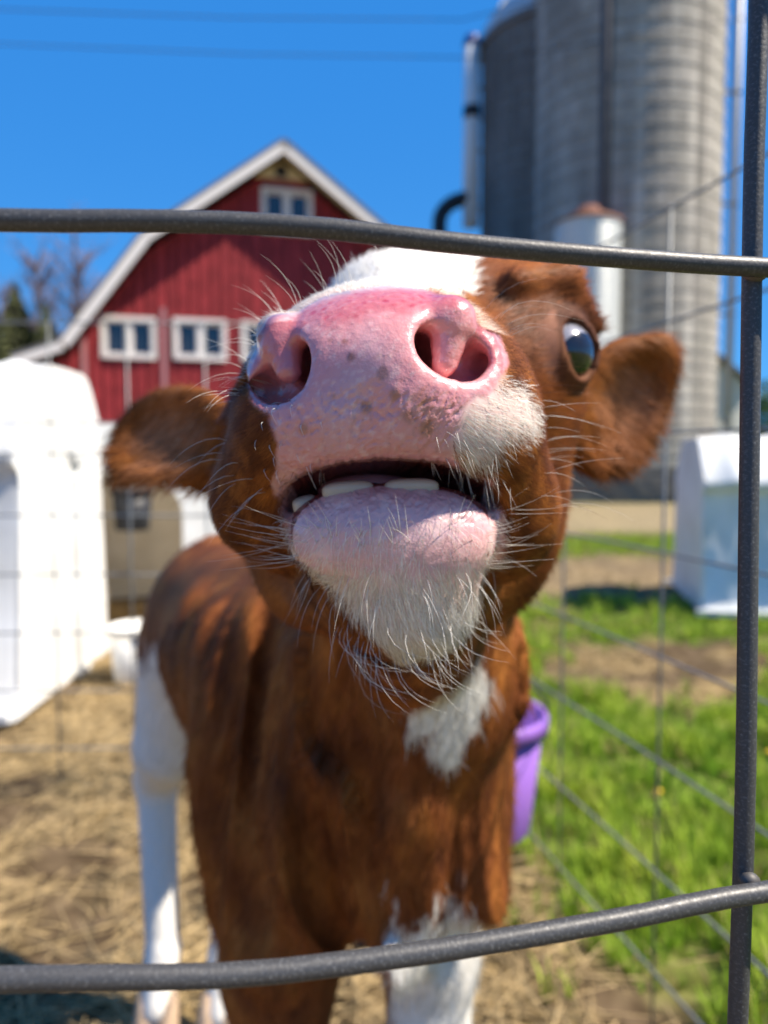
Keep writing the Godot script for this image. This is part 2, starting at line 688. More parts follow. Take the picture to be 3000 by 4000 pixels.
func soft_normals(points: PackedVector3Array, corners: PackedInt32Array) -> PackedVector3Array:
	var out := PackedVector3Array()
	out.resize(points.size())
	for t in range(0, corners.size(), 3):
		var a := corners[t]
		var b := corners[t + 1]
		var c := corners[t + 2]
		var nrm := (points[c] - points[a]).cross(points[b] - points[a])
		out[a] += nrm
		out[b] += nrm
		out[c] += nrm
	for n in out.size():
		out[n] = out[n].normalized()
	return out

# ---------------------------------------------------------------- the calf's skin, coat and whiskers
const CALF_AT := Vector3(-0.08, 0.0, -0.8)
var PAD := PackedVector2Array()
var RED := PackedVector2Array()
var WHITE_LIP := PackedVector2Array()
var CHIN := PackedVector2Array()
var THROAT := PackedVector2Array()
var c_color := Vector3.ZERO
var c_skin := 0.0
var c_len := 0.0
var c_dens := 0.0
var c_hair := Vector3.ZERO
var c_white := 0.0
var c_under := Vector3.ZERO

func outline(flat: PackedFloat32Array) -> PackedVector2Array:
	var out := PackedVector2Array()
	for i in range(0, flat.size(), 2):
		out.append(Vector2(flat[i], flat[i + 1]))
	return out

func set_outlines() -> void:
	PAD = outline(PackedFloat32Array([-42.2, 25.7, -31.1, 33.5, -18, 38, 0, 40.3, 21, 38.2, 29, 32, 32, 23.2, 40.5, 20.7, 42.9, 10.2, 36.7, -0.7, 26.6, -6.9, 22.7, -17.6, 26.1, -25.2, 31.3, -34, -1.5, -36, -37.4, -42, -39.8, -32.4, -36.3, -18.5, -39.1, -8.7, -46.3, -3.4, -51.1, 11.5]))
	RED = outline(PackedFloat32Array([-30, 26, -26.8, 31.5, -14.2, 35.5, 3.2, 37.4, 20.5, 36.4, 28.1, 31, 26.8, 28.2, 11, 27, -4.7, 25, -17.3, 23]))
	WHITE_LIP = outline(PackedFloat32Array([28, 4, 49, 5, 59, -6, 57, -15, 45, -19, 38.5, -28, 28, -29, 16, -18, 18, -6]))
	CHIN = outline(PackedFloat32Array([-38, -40, -33, -30, 37.1, -30, 46, -45.4, 46, -61.5, 37.5, -67.1, 37.5, -77.6, 23, -97, 4.5, -97, -8.5, -80.8, -21, -67.9, -33, -58.3]))
	THROAT = outline(PackedFloat32Array([14.1, -169.9, 28.3, -150, 56.6, -128.8, 72, -158.6, 62.2, -181.2, 47, -216, 33.9, -210, 31.1, -186.9, 14.1, -189.7]))

# distance to an outline, negative inside
func within(o: PackedVector2Array, p: Vector2) -> float:
	var best := 1e9
	var inside := false
	var n := o.size()
	var b := o[n - 1]
	for i in n:
		var a := o[i]
		var e := b - a
		var w := p - a
		var q := w - e * clampf(w.dot(e) / e.length_squared(), 0.0, 1.0)
		best = minf(best, q.length_squared())
		if (a.y > p.y) != (b.y > p.y) and p.x < (b.x - a.x) * (p.y - a.y) / (b.y - a.y) + a.x:
			inside = not inside
		b = a
	return -sqrt(best) if inside else sqrt(best)

func mixv(a: Vector3, b: Vector3, t: float) -> Vector3:
	return a + (b - a) * clampf(t, 0.0, 1.0)

const BROWN := Vector3(0.20, 0.062, 0.017)
const DARK_BROWN := Vector3(0.075, 0.022, 0.010)
const TAWNY := Vector3(0.38, 0.14, 0.031)
const WHITE := Vector3(0.74, 0.71, 0.65)
const PINK := Vector3(0.62, 0.26, 0.27)

const SPOTS: Array[Vector3] = [Vector3(-18.0, 15.7, 1.6), Vector3(-12.9, 15.0, 1.1), Vector3(-10.7, 9.3, 1.4), Vector3(-0.8, 3.6, 1.7), Vector3(3.8, -3.3, 2.3), Vector3(-16.7, -3.3, 1.2), Vector3(-5.8, -6.8, 2.0), Vector3(12.2, -5.9, 3.4), Vector3(7.6, -10.1, 3.1), Vector3(24.4, 25.6, 0.9), Vector3(-27, -14, 2.2), Vector3(14, -14, 2.4)]

# sets the coat at a point of the body: colour, bare wet skin or fur, hair length, density per cm2 and colour
func coat(p: Vector3, nrm: Vector3) -> void:
	var n1 := noise.get_noise_3d(p.x * 0.02, p.y * 0.012, p.z * 0.02)
	var n2 := noise.get_noise_3d(p.x * 0.09 + 50.0, p.y * 0.05, p.z * 0.09)
	var fur := mixv(BROWN, TAWNY, n1 * 1.2 + n2 * 0.5)
	fur = mixv(fur, DARK_BROWN, -n1 * 1.3 + n2 * 0.6)
	var flat := Vector2(p.x, p.y)
	var wob := n2 * 5.0
	c_skin = 0.0
	c_len = 16.0
	c_dens = 14.0
	var white := 0.0
	if p.z < -330.0 or p.y < -125.0:
		# neck, body and legs
		var th := within(THROAT, flat) + n2 * 9.0
		if p.z > -420.0 and nrm.z > -0.2:
			white = clampf(-th / 5.0 + 0.5, 0.0, 1.0)
		var jag := n2 * 34.0 + n1 * 30.0
		if p.z > -520.0:
			if p.x > 0.0:
				white = maxf(white, clampf((-322.0 - maxf(p.x - 62.0, 0.0) * 3.0 - p.y + jag) / 12.0, 0.0, 1.0) * clampf((p.x + n2 * 20.0) / 6.0, 0.0, 1.0))
			else:
				white = maxf(white, clampf((-500.0 - p.y + jag) / 12.0, 0.0, 1.0))
		elif p.z < -760.0:
			var top := -270.0 if p.x < -270.0 else -360.0
			white = maxf(white, clampf((top - p.y + jag + (p.z + 900.0) * 0.4) / 14.0, 0.0, 1.0))
		if p.z < -600.0:
			c_dens = 5.0
			c_len = 17.0
		if p.y < -430.0:
			c_len = 11.0
		c_color = mixv(fur, WHITE, white)
		c_hair = c_color
		c_white = white
		c_under = fur
		return
	# head
	c_len = 8.5
	c_dens = 75.0
	if p.z > -300.0:
		# blaze: down the forehead and over the calf's right side of the nose
		var right_edge := 25.0 + (-p.z - 50.0) * 0.26 + wob * 1.5
		var low := 12.0 + 36.0 * clampf(p.x / 30.0, 0.0, 1.0) + (maxf(-p.z - 60.0, 0.0) * 0.45 if p.x < 0.0 else maxf(-p.z - 60.0, 0.0) * 0.2)
		white = clampf((right_edge - p.x) / 4.0, 0.0, 1.0) * clampf((p.y - low + wob) / 4.0, 0.0, 1.0)
	if p.z < -205.0 and absf(p.x - 20.0) > 95.0:
		# ears
		c_len = 12.0 if p.y > 8.0 else 17.0
		c_dens = 60.0
		fur = mixv(fur, TAWNY, 0.35)
		if nrm.z > 0.3:
			# thinly haired pink-tan inside of the ear
			var mid := Vector2(p.x - 154.0, p.y - 30.0) if p.x > 0.0 else Vector2(p.x + 134.0, p.y - 8.0)
			fur = mixv(fur, Vector3(0.44, 0.21, 0.11), smoothstep(34.0, 12.0, mid.length() + n2 * 16.0) * 0.75)
		white = 0.0
	c_color = mixv(fur, WHITE, white)
	c_white = white
	c_under = fur
	if p.z > -118.0:
		# muzzle
		c_len = 4.6
		c_dens = 420.0
		var clump := noise.get_noise_3d(p.x * 0.16, p.y * 0.07, p.z * 0.16)
		fur = mixv(mixv(fur, TAWNY, clump * 1.6), DARK_BROWN, -clump * 1.4)
		var lip := within(WHITE_LIP, flat) + n2 * 3.0
		if p.x > 20.0:
			var patch := clampf(-lip / 9.0 + 0.22, 0.0, 1.0)
			if patch > 0.0:
				c_len = lerpf(c_len, 5.5, patch)
			white = maxf(white, patch)
		c_color = mixv(fur, WHITE, white)
		c_hair = c_color
		c_white = white
		c_under = fur
		if p.x > 20.0 and p.y < 12.0:
			c_color = mixv(c_color, Vector3(0.68, 0.42, 0.38), white * 0.7)
			c_dens = lerpf(c_dens, 200.0 if p.y < -8.0 else 90.0, white)
		var pad := within(PAD, flat) + n2 * 2.0
		var chin := within(CHIN, flat) + n2 * 2.5
		var on_pad := clampf(-pad / 2.5 + 0.5, 0.0, 1.0) if p.z > -62.0 and p.y > -45.0 and p.z > -66.0 + absf(p.x) * 0.3 else 0.0
		var on_chin := clampf(-chin / 5.0 + 0.5, 0.0, 1.0) if p.z > -64.0 and p.y < -26.0 else 0.0
		if p.y > 20.0:
			on_pad *= 1.0 - smoothstep(0.62, 0.86, nrm.y + n2 * 0.15) * smoothstep(-16.0, -28.0, p.z)
		# a fringe of short pale hair along the upper rim
		if on_pad < 0.5 and p.y > 22.0:
			var fringe := smoothstep(6.0, 1.0, pad)
			c_color = mixv(c_color, Vector3(0.68, 0.46, 0.38), fringe * 0.7)
			c_hair = mixv(c_hair, Vector3(0.74, 0.6, 0.5), fringe * 0.7)
			c_len = lerpf(c_len, 2.4, fringe)
		if on_pad > 0.0 and p.y > -40.0:
			var skin := PINK
			skin = mixv(skin, Vector3(0.58, 0.33, 0.36), n1 * 2.0 + 0.3)
			skin = mixv(skin, Vector3(0.72, 0.47, 0.46), clampf(noise.get_noise_3d(p.x * 0.28, p.y * 0.28, p.z * 0.28 + 9.0) * 1.6 - 0.2, 0.0, 0.7))
			var red := -within(RED, flat) + n2 * 3.0
			var mottle := clampf(cells.get_noise_3d(p.x * 0.33, p.y * 0.33, p.z * 0.33) * 1.4 + 1.1, 0.0, 1.0)
			skin = mixv(skin, Vector3(0.40, 0.014, 0.032), clampf(red / 5.0 + 0.75, 0.0, 1.0) * (0.5 + 0.5 * mottle))
			if p.y < -8.0:
				skin = mixv(skin, Vector3(0.42, 0.2, 0.17), clampf((-8.0 - p.y) / 26.0, 0.0, 1.0) * (0.35 + 0.5 * clampf(n2 * 2.0 + 0.4, 0.0, 1.0)))
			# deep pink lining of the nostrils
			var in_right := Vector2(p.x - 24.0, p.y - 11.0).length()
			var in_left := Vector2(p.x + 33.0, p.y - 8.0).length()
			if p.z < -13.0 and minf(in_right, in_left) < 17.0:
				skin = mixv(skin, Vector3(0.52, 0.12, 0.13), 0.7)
			for s in SPOTS:
				var d := Vector2(p.x - s.x, p.y - s.y).length() + n2 * 2.2
				if d < s.z * 1.5:
					skin = mixv(skin, Vector3(0.27, 0.1, 0.055), (1.0 - smoothstep(s.z * 0.4, s.z * 1.4, d)) * 0.7)
			# a wire's shadow painted into the skin along the upper rim, calf's right
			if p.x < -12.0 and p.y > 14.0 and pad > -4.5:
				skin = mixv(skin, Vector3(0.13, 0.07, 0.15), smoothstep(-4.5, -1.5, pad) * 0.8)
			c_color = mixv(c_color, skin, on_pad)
			c_skin = on_pad
			c_dens *= 1.0 - on_pad
			if on_pad > 0.7:
				c_dens = 0.0
		if on_chin > 0.0:
			var skin := Vector3(0.66, 0.37, 0.37)
			skin = mixv(skin, Vector3(0.74, 0.5, 0.48), n2 * 1.5)
			var low_part := clampf((-58.0 - p.y) / 12.0, 0.0, 1.0)
			skin = mixv(skin, Vector3(0.72, 0.62, 0.52), low_part * 0.6)
			c_color = mixv(c_color, skin, on_chin)
			c_skin = maxf(c_skin, on_chin * (1.0 if p.y > -60.0 else 0.0))
			c_hair = mixv(c_hair, Vector3(0.8, 0.74, 0.64), on_chin)
			c_white = maxf(c_white, on_chin)
			c_len = lerpf(c_len, 5.5 + 3.5 * low_part, on_chin)
			var bare := clampf((p.y + 50.0) / 9.0, 0.0, 1.0)
			if p.x > 14.0 and p.y > -58.0:
				bare = maxf(bare, 0.65)
			c_dens = lerpf(c_dens, 60.0 + 150.0 * low_part, on_chin) * (1.0 - on_chin * bare)
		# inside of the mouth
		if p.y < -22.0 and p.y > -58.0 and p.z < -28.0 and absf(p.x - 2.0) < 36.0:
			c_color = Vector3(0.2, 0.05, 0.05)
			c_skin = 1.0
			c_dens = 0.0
	else:
		c_hair = c_color
		if p.x > 0.0 and Vector3(p.x - 97.0, p.y - 41.0, p.z + 137.0).length() < 25.0:
			c_color = mixv(c_color, Vector3(0.34, 0.16, 0.10) if p.x < 84.0 else Vector3(0.07, 0.028, 0.018), 0.75)
			c_hair = c_color
			c_len = 3.0
			c_dens = 40.0

# 1 in the bottom of a crease of the lip, 0 between creases: folds that fan out upwards from the lip, with cross folds
func fold(p: Vector3) -> float:
	if p.y < -46.0 or p.y > 10.0:
		return 0.0
	var a := atan2(p.x + 2.0, p.y + 70.0)
	var r := Vector2(p.x + 2.0, p.y + 70.0).length()
	var bend := noise.get_noise_2d(p.x * 0.06, p.y * 0.06) * 0.9
	var n1 := noise.get_noise_2d(a * 8.5 + bend, r * 0.016)
	var n2 := noise.get_noise_2d(a * 4.0 + 40.0, r * 0.085 + bend)
	var g := smoothstep(0.13, 0.0, absf(n1)) + 0.7 * smoothstep(0.12, 0.0, absf(n2))
	return minf(g, 1.2) * smoothstep(7.0, -9.0, p.y + n1 * 8.0)

# lip creases and skin grain, in mm along the normal
func crease(p: Vector3, skin: float) -> float:
	return noise.get_noise_3d(p.x * 0.22, p.y * 0.22, p.z * 0.22) * 0.2 + noise.get_noise_3d(p.x * 0.6, p.y * 0.6, p.z * 0.6) * 0.1 - fold(p) * 0.6 * skin

func to_place(p: Vector3) -> Vector3:
	return Basis(Vector3.RIGHT, HEAD_TILT) * (p * 0.001) + NOSE - CALF_AT

func comb(p: Vector3, nrm: Vector3) -> Vector3:
	var d: Vector3
	if p.z < -330.0 or p.y < -125.0:
		d = Vector3(-0.15, -1.0, -0.35)
		if p.y < -430.0:
			d = Vector3(0, -1, 0)
	elif p.z < -205.0 and absf(p.x - 20.0) > 95.0:
		d = Vector3(signf(p.x) * 0.8, -0.75, 0.15)
	elif p.y < -52.0:
		d = Vector3(p.x * 0.022, -1.0, 0.35) if p.z > -100.0 else Vector3(p.x * 0.006, -0.6, -0.8)
	else:
		d = Vector3(p.x * 0.028, (p.y - 8.0) * 0.02 - 0.35, -0.75)
	var w := Vector3(noise.get_noise_3d(p.x * 0.06, p.y * 0.06, p.z * 0.06), noise.get_noise_3d(p.y * 0.06, p.z * 0.06, p.x * 0.06), noise.get_noise_3d(p.z * 0.06, p.x * 0.06, p.y * 0.06))
	d = d.normalized() + w * 0.5
	return (d - nrm * d.dot(nrm)).normalized()

func build_calf() -> void:
	set_outlines()
	shape_calf()
	var t0 := Time.get_ticks_msec()
	var m := mesh_field()
	var points: PackedVector3Array = m[0]
	var corners: PackedInt32Array = m[1]
	print("calf field ", Time.get_ticks_msec() - t0, " ms, ", points.size(), " points")
	var normals := soft_normals(points, corners)
	var colors := PackedColorArray()
	var skin := PackedFloat32Array()
	colors.resize(points.size())
	skin.resize(points.size())
	for i in points.size():
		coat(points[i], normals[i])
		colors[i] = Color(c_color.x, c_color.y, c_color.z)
		skin[i] = c_skin
		if points[i].z < -300.0 and points[i].z > -640.0 and points[i].y < -100.0 and points[i].y > -430.0:
			# loose folds of hide down the neck and shoulder
			var q := points[i]
			points[i] += normals[i] * fine.get_noise_2d(q.x * 0.011 + q.z * 0.006, q.y * 0.0022) * 18.0 * smoothstep(-100.0, -150.0, q.y) * smoothstep(-430.0, -370.0, q.y)
		if c_skin > 0.0 and points[i].z > -60.0:
			points[i] += normals[i] * crease(points[i], c_skin)
	normals = soft_normals(points, corners)
	var calf := thing("calf", "red brown and white calf pushing its pink nose at the wire panel", "calf", CALF_AT)
	var bare := PackedInt32Array()
	var hairy := PackedInt32Array()
	for t in range(0, corners.size(), 3):
		if skin[corners[t]] + skin[corners[t + 1]] + skin[corners[t + 2]] > 1.5:
			bare.append_array(PackedInt32Array([corners[t], corners[t + 1], corners[t + 2]]))
		else:
			hairy.append_array(PackedInt32Array([corners[t], corners[t + 1], corners[t + 2]]))
	var placed := PackedVector3Array()
	var turned := PackedVector3Array()
	var tilt := Basis(Vector3.RIGHT, HEAD_TILT)
	placed.resize(points.size())
	turned.resize(points.size())
	for i in points.size():
		placed[i] = to_place(points[i])
		turned[i] = tilt * normals[i]
	var body := ArrayMesh.new()
	for ids in [hairy, bare]:
		var arrays := []
		arrays.resize(Mesh.ARRAY_MAX)
		arrays[Mesh.ARRAY_VERTEX] = placed
		arrays[Mesh.ARRAY_NORMAL] = turned
		arrays[Mesh.ARRAY_COLOR] = colors
		arrays[Mesh.ARRAY_INDEX] = ids
		body.add_surface_from_arrays(Mesh.PRIMITIVE_TRIANGLES, arrays)
	body.surface_set_material(0, M.coat)
	body.surface_set_material(1, M.skin)
	part("body", body, null, calf)
	print("calf skin ", Time.get_ticks_msec() - t0)
	var fur := grow_fur(points, normals, corners)
	part("fur", fur, M.hair, calf).set_meta("kind", "stuff")
	print("calf fur ", Time.get_ticks_msec() - t0)
	part("whiskers", grow_whiskers(points, normals), M.whisker, calf).set_meta("kind", "stuff")
	# eyes
	for e in [[Vector3(91, 40, -146), Vector3(0.56, -0.44, 0.70)], [Vector3(-68, -8, -172), Vector3(-0.80, -0.45, 0.45)]]:
		var eye := part("eye", eyeball(16.5, 0.0, PI, e[1]), M.sclera, calf, to_place(e[0]))
		part("iris", eyeball(16.75, 0.0, 1.02, e[1]), M.iris, eye)
	# teeth and tongue
	for t in [[Vector3(-13, -33.8, -29), 9.5, 0.12], [Vector3(10, -32.9, -29), 10.0, 0.03], [Vector3(-29, -39.0, -36), 5.0, 0.4]]:
		part("tooth", pebble(Vector3(t[1], 3.6, 3.2) * 0.001, 20, 14), M.tooth, calf, to_place(t[0]), Vector3(0.15, t[2], t[2] * 0.6))
	part("tongue", lump(Vector3(22, 7, 30) * 0.001, 20, 12), M.tongue, calf, to_place(Vector3(-5, -33, -62)))
	# hooves, two toes each
	for h in [Vector3(-348, -812, -928), Vector3(-248, -812, -910), Vector3(-85, -846, -382), Vector3(35, -846, -367)]:
		var at := to_place(h)
		at.y = 0.0
		part("hoof", hoof(), M.hoof, calf, at)

func eyeball(r: float, from: float, until: float, look: Vector3) -> ArrayMesh:
	var st := smooth_tool()
	var b := axes(look, Vector3.UP)
	var rows := 14
	var cols := 28
	var spot := func(i: int, k: int) -> Vector3:
		var a := lerpf(from, until, float(i) / rows)
		var t := TAU * k / cols
		return (b.x * cos(a) + (b.y * cos(t) + b.z * sin(t)) * sin(a)) * r * 0.001
	for i in rows:
		for k in cols:
			quad(st, spot.call(i, k), spot.call(i + 1, k), spot.call(i + 1, (k + 1) % cols), spot.call(i, (k + 1) % cols))
	return done(st)

func lump(r: Vector3, cols: int, rows: int) -> ArrayMesh:
	var s := SphereMesh.new()
	s.radius = 1.0
	s.height = 2.0
	s.radial_segments = cols
	s.rings = rows
	var st := SurfaceTool.new()
	st.begin(Mesh.PRIMITIVE_TRIANGLES)
	st.append_from(s, 0, Transform3D(Basis.from_scale(r), Vector3.ZERO))
	return st.commit()

# a lump with flattened faces
func pebble(r: Vector3, cols: int, rows: int) -> ArrayMesh:
	var st := smooth_tool()
	var spot := func(i: int, k: int) -> Vector3:
		var a := PI * i / rows
		var t := TAU * k / cols
		var u := Vector3(sin(a) * cos(t), cos(a), sin(a) * sin(t))
		return Vector3(signf(u.x) * pow(absf(u.x), 0.72), signf(u.y) * pow(absf(u.y), 0.62), signf(u.z) * pow(absf(u.z), 0.8)) * r
	for i in rows:
		for k in cols:
			quad(st, spot.call(i, k), spot.call(i, (k + 1) % cols), spot.call(i + 1, (k + 1) % cols), spot.call(i + 1, k))
	return done(st)

func hoof() -> ArrayMesh:
	var st := smooth_tool()
	for s in [-1.0, 1.0]:
		var p := PackedVector3Array([Vector3(s * 0.015, 0.075, -0.012), Vector3(s * 0.016, 0.045, 0.0), Vector3(s * 0.017, 0.012, 0.012), Vector3(s * 0.017, 0.0, 0.013)])
		add_tube(st, p, PackedFloat32Array([0.014, 0.0175, 0.02, 0.0195]), 12)
	return done(st)

func grow_fur(points: PackedVector3Array, normals: PackedVector3Array, corners: PackedInt32Array) -> ArrayMesh:
	var r := RandomNumberGenerator.new()
	r.seed = 99
	var vs := PackedVector3Array()
	var ns := PackedVector3Array()
	var cs := PackedColorArray()
	var ids := PackedInt32Array()
	var tilt := Basis(Vector3.RIGHT, HEAD_TILT)
	for t in range(0, corners.size(), 3):
		var a := points[corners[t]]
		var b := points[corners[t + 1]]
		var c := points[corners[t + 2]]
		var mid := (a + b + c) / 3.0
		var nrm := normals[corners[t]]
		if nrm.z < -0.55 or mid.y < -720.0:
			continue
		coat(mid, nrm)
		if c_dens <= 0.0:
			continue
		var want := (b - a).cross(c - a).length() * 0.005 * c_dens
		var count := int(want + r.randf())
		if count == 0:
			continue
		var way := comb(mid, nrm)
		var wide := 0.07 + 0.011 * c_len if mid.z < -118.0 else 0.045 + 0.006 * c_len
		for n in count:
			var u := r.randf()
			var v := r.randf()
			if u + v > 1.0:
				u = 1.0 - u
				v = 1.0 - v
			var p := a + (b - a) * u + (c - a) * v
			var w := (way + Vector3(r.randfn(0, 0.18), r.randfn(0, 0.18), r.randfn(0, 0.18))).normalized()
			var length := c_len * r.randf_range(0.55, 1.25)
			var lift := r.randf_range(0.12, 0.34) if mid.z > -118.0 else r.randf_range(0.10, 0.30)
			var p1 := p + (w + nrm * lift).normalized() * length * 0.5
			var p2 := p1 + (w + nrm * (lift * 0.35 - 0.05)).normalized() * length * 0.5
			var across := w.cross(nrm).normalized() * wide
			var tone := r.randf_range(0.6, 1.5)
			var shade := c_hair
			if c_white > 0.02 and c_white < 0.98:
				shade = WHITE if r.randf() < c_white else c_under
			var col := Color(minf(shade.x * tone, 0.85), minf(shade.y * tone, 0.83), minf(shade.z * tone, 0.8))
			var at := vs.size()
			vs.append(to_place(p - nrm * 0.3 - across))
			vs.append(to_place(p - nrm * 0.3 + across))
			vs.append(to_place(p1 - across * 0.8))
			vs.append(to_place(p1 + across * 0.8))
			vs.append(to_place(p2))
			var nn := tilt * (nrm + w * 0.2).normalized()
			for q in 5:
				ns.append(nn)
				cs.append(col)
			ids.append_array(PackedInt32Array([at, at + 2, at + 1, at + 1, at + 2, at + 3, at + 2, at + 4, at + 3]))
	print("strands ", vs.size() / 5)
	var arrays := []
	arrays.resize(Mesh.ARRAY_MAX)
	arrays[Mesh.ARRAY_VERTEX] = vs
	arrays[Mesh.ARRAY_NORMAL] = ns
	arrays[Mesh.ARRAY_COLOR] = cs
	arrays[Mesh.ARRAY_INDEX] = ids
	var out := ArrayMesh.new()
	out.add_surface_from_arrays(Mesh.PRIMITIVE_TRIANGLES, arrays)
	return out

func grow_whiskers(points: PackedVector3Array, normals: PackedVector3Array) -> ArrayMesh:
	var r := RandomNumberGenerator.new()
	r.seed = 4
	var st := SurfaceTool.new()
	st.begin(Mesh.PRIMITIVE_TRIANGLES)
	st.set_smooth_group(0)
	var pale := Vector3(0.82, 0.78, 0.7)
	var dark := Vector3(0.16, 0.07, 0.03)
	# each: lowest corner, highest corner, how many, direction, pull at the tip, shortest, longest, thickness, colour
	var kinds := [
		[Vector3(-42, 28, -60), Vector3(28, 46, -22), 34, Vector3(-0.15, 1.0, 0.35), Vector3(-0.9, -0.4, 0.2), 9.0, 24.0, 0.11, pale],
		[Vector3(-60, 2, -75), Vector3(-38, 32, -30), 18, Vector3(-1.0, 0.7, 0.25), Vector3(-0.5, -1.6, 0.2), 12.0, 28.0, 0.12, pale],
		[Vector3(26, 22, -70), Vector3(50, 40, -25), 9, Vector3(0.7, 0.8, 0.35), Vector3(0.9, -1.3, 0.1), 14.0, 36.0, 0.10, pale],
		[Vector3(-68, -46, -70), Vector3(-42, 6, -26), 24, Vector3(-0.5, -0.1, 0.9), Vector3(-0.3, -1.6, -0.1), 10.0, 30.0, 0.13, pale],
		[Vector3(-44, -66, -55), Vector3(-26, -44, -10), 28, Vector3(-1.0, 0.15, 0.5), Vector3(-0.4, 0.25, 0.1), 12.0, 34.0, 0.13, pale],
		[Vector3(-24, -53, -26), Vector3(-16, -45, -5), 11, Vector3(-0.3, 0.85, 0.5), Vector3(0.0, 0.0, 0.0), 8.0, 15.0, 0.20, pale],
		[Vector3(-9, -54, -26), Vector3(-2, -46, -5), 9, Vector3(-0.1, 0.85, 0.5), Vector3(0.0, 0.0, 0.0), 8.0, 15.0, 0.20, pale],
		[Vector3(2, -54, -26), Vector3(9, -46, -5), 9, Vector3(-0.3, 0.85, 0.5), Vector3(0.0, 0.0, 0.0), 8.0, 16.0, 0.20, pale],
		[Vector3(18, -52, -26), Vector3(32, -43, -5), 8, Vector3(-0.15, 0.9, 0.45), Vector3(0.1, 0.0, 0.0), 6.0, 12.0, 0.17, pale],
		[Vector3(36, -66, -55), Vector3(48, -40, -14), 28, Vector3(1.0, 0.25, 0.4), Vector3(0.3, 0.35, 0.1), 7.0, 26.0, 0.11, pale],
		[Vector3(-16, -100, -62), Vector3(36, -80, -18), 60, Vector3(0.1, -0.8, 0.7), Vector3(1.8, 0.5, -0.7), 12.0, 34.0, 0.13, pale],
		[Vector3(-30, -92, -62), Vector3(0, -62, -18), 26, Vector3(-0.3, -1.0, 0.5), Vector3(0.5, -0.9, -0.3), 10.0, 26.0, 0.12, pale],
		[Vector3(10, -90, -62), Vector3(44, -62, -18), 34, Vector3(0.5, -1.0, 0.5), Vector3(-0.5, -0.9, -0.3), 10.0, 26.0, 0.12, pale],
		[Vector3(48, -44, -80), Vector3(72, 6, -36), 22, Vector3(1.0, 0.2, 0.4), Vector3(0.2, -0.9, 0.0), 14.0, 34.0, 0.11, pale],
		[Vector3(48, -44, -80), Vector3(72, 14, -36), 24, Vector3(1.0, 0.0, 0.3), Vector3(0.2, -0.5, 0.0), 12.0, 28.0, 0.08, dark],
		[Vector3(-44, -28, -40), Vector3(-20, -4, -4), 28, Vector3(0.0, -0.2, 1.0), Vector3(0.9, -1.2, -0.9), 5.0, 10.0, 0.15, pale],
		[Vector3(16, -26, -26), Vector3(34, -8, -4), 22, Vector3(0.2, -0.4, 1.0), Vector3(0.5, -1.2, -0.9), 4.0, 9.0, 0.13, pale],
		[Vector3(24, -34, -40), Vector3(46, -14, -6), 40, Vector3(0.3, -1.0, 0.5), Vector3(0.0, -0.4, -0.3), 7.0, 13.0, 0.11, pale],
	]
	kinds.append([Vector3(82, 50, -150), Vector3(114, 66, -118), 40, Vector3(0.5, 0.5, 0.9), Vector3(0.4, 0.5, 0.0), 6.0, 12.0, 0.16, dark * 0.4])
	var order := []
	for k in kinds:
		order.append(PackedInt32Array())
	for i in points.size():
		var p := points[i]
		if p.z < -150.0 or normals[i].z < -0.1:
			continue
		for k in kinds.size():
			var lo: Vector3 = kinds[k][0]
			var hi: Vector3 = kinds[k][1]
			if p.x > lo.x and p.x < hi.x and p.y > lo.y and p.y < hi.y and p.z > lo.z and p.z < hi.z:
				order[k].append(i)
	for k in kinds.size():
		var w: Array = kinds[k]
		var pick: PackedInt32Array = order[k]
		if pick.is_empty():
			print("no skin for whiskers ", k)
			continue
		for n in int(w[2] * 0.8):
			var i := pick[r.randi() % pick.size()]
			var p := points[i]
			var dir := ((w[3] as Vector3).normalized() * 0.9 + normals[i] * 0.45 + Vector3(r.randfn(0, 0.2), r.randfn(0, 0.2), r.randfn(0, 0.2))).normalized()
			var pull: Vector3 = w[4] * r.randf_range(0.3, 1.5) + Vector3(r.randfn(0, 0.2), r.randfn(0, 0.2), r.randfn(0, 0.2))
			var length := r.randf_range(w[5], w[6])
			var chain := PackedVector3Array()
			var radii := PackedFloat32Array()
			var steps := 7
			for s in steps:
				chain.append(to_place(p))
				radii.append(w[7] * 0.00078 * (1.0 - 0.88 * float(s) / (steps - 1)))
				p += (dir + pull * (float(s) / steps)).normalized() * length / (steps - 1)
			var col: Vector3 = w[8] * r.randf_range(0.85, 1.05)
			st.set_color(Color(col.x, col.y, col.z))
			add_tube(st, chain, radii, 4)
	st.generate_normals()
	return st.commit()

# ---------------------------------------------------------------- ground
func ground_height(x: float, z: float) -> float:
	var near := clampf(1.0 - (Vector2(x, z + 2.0).length() - 3.0) / 5.0, 0.0, 1.0)
	return noise.get_noise_2d(x * 1.3, z * 1.3) * 0.035 * near + noise.get_noise_2d(x * 5.0 + 9.0, z * 5.0) * 0.014 * near - 0.02 * near

func side_fence_x(z: float) -> float:
	return 0.66 + 0.24 * z

# 1 where grass grows, 0 where there is dirt and straw
func grassy(x: float, z: float) -> float:
	var out := x - side_fence_x(z) - 0.02 if z > -2.6 else x - 0.05 + (-2.6 - z) * 0.04
	var g := smoothstep(-0.08, 0.12, out + noise.get_noise_2d(x * 2.0, z * 2.0) * 0.25)
	# bare worn earth in front of the hutch on the right, and the drive beyond
	var worn := Vector2((x - 1.25) * 0.8, z + 3.25 + (x - 1.0) * 0.2)
	g *= smoothstep(0.35, 0.75, worn.length() + noise.get_noise_2d(x * 3.0, z * 3.0) * 0.25)
	g *= smoothstep(0.0, 1.0, absf(z + 6.2) - 0.75 + noise.get_noise_2d(x, z) * 0.6)
	g *= smoothstep(0.0, 1.6, absf(z + 13.0) - 2.8 + noise.get_noise_2d(x, z) * 0.8)
	return g

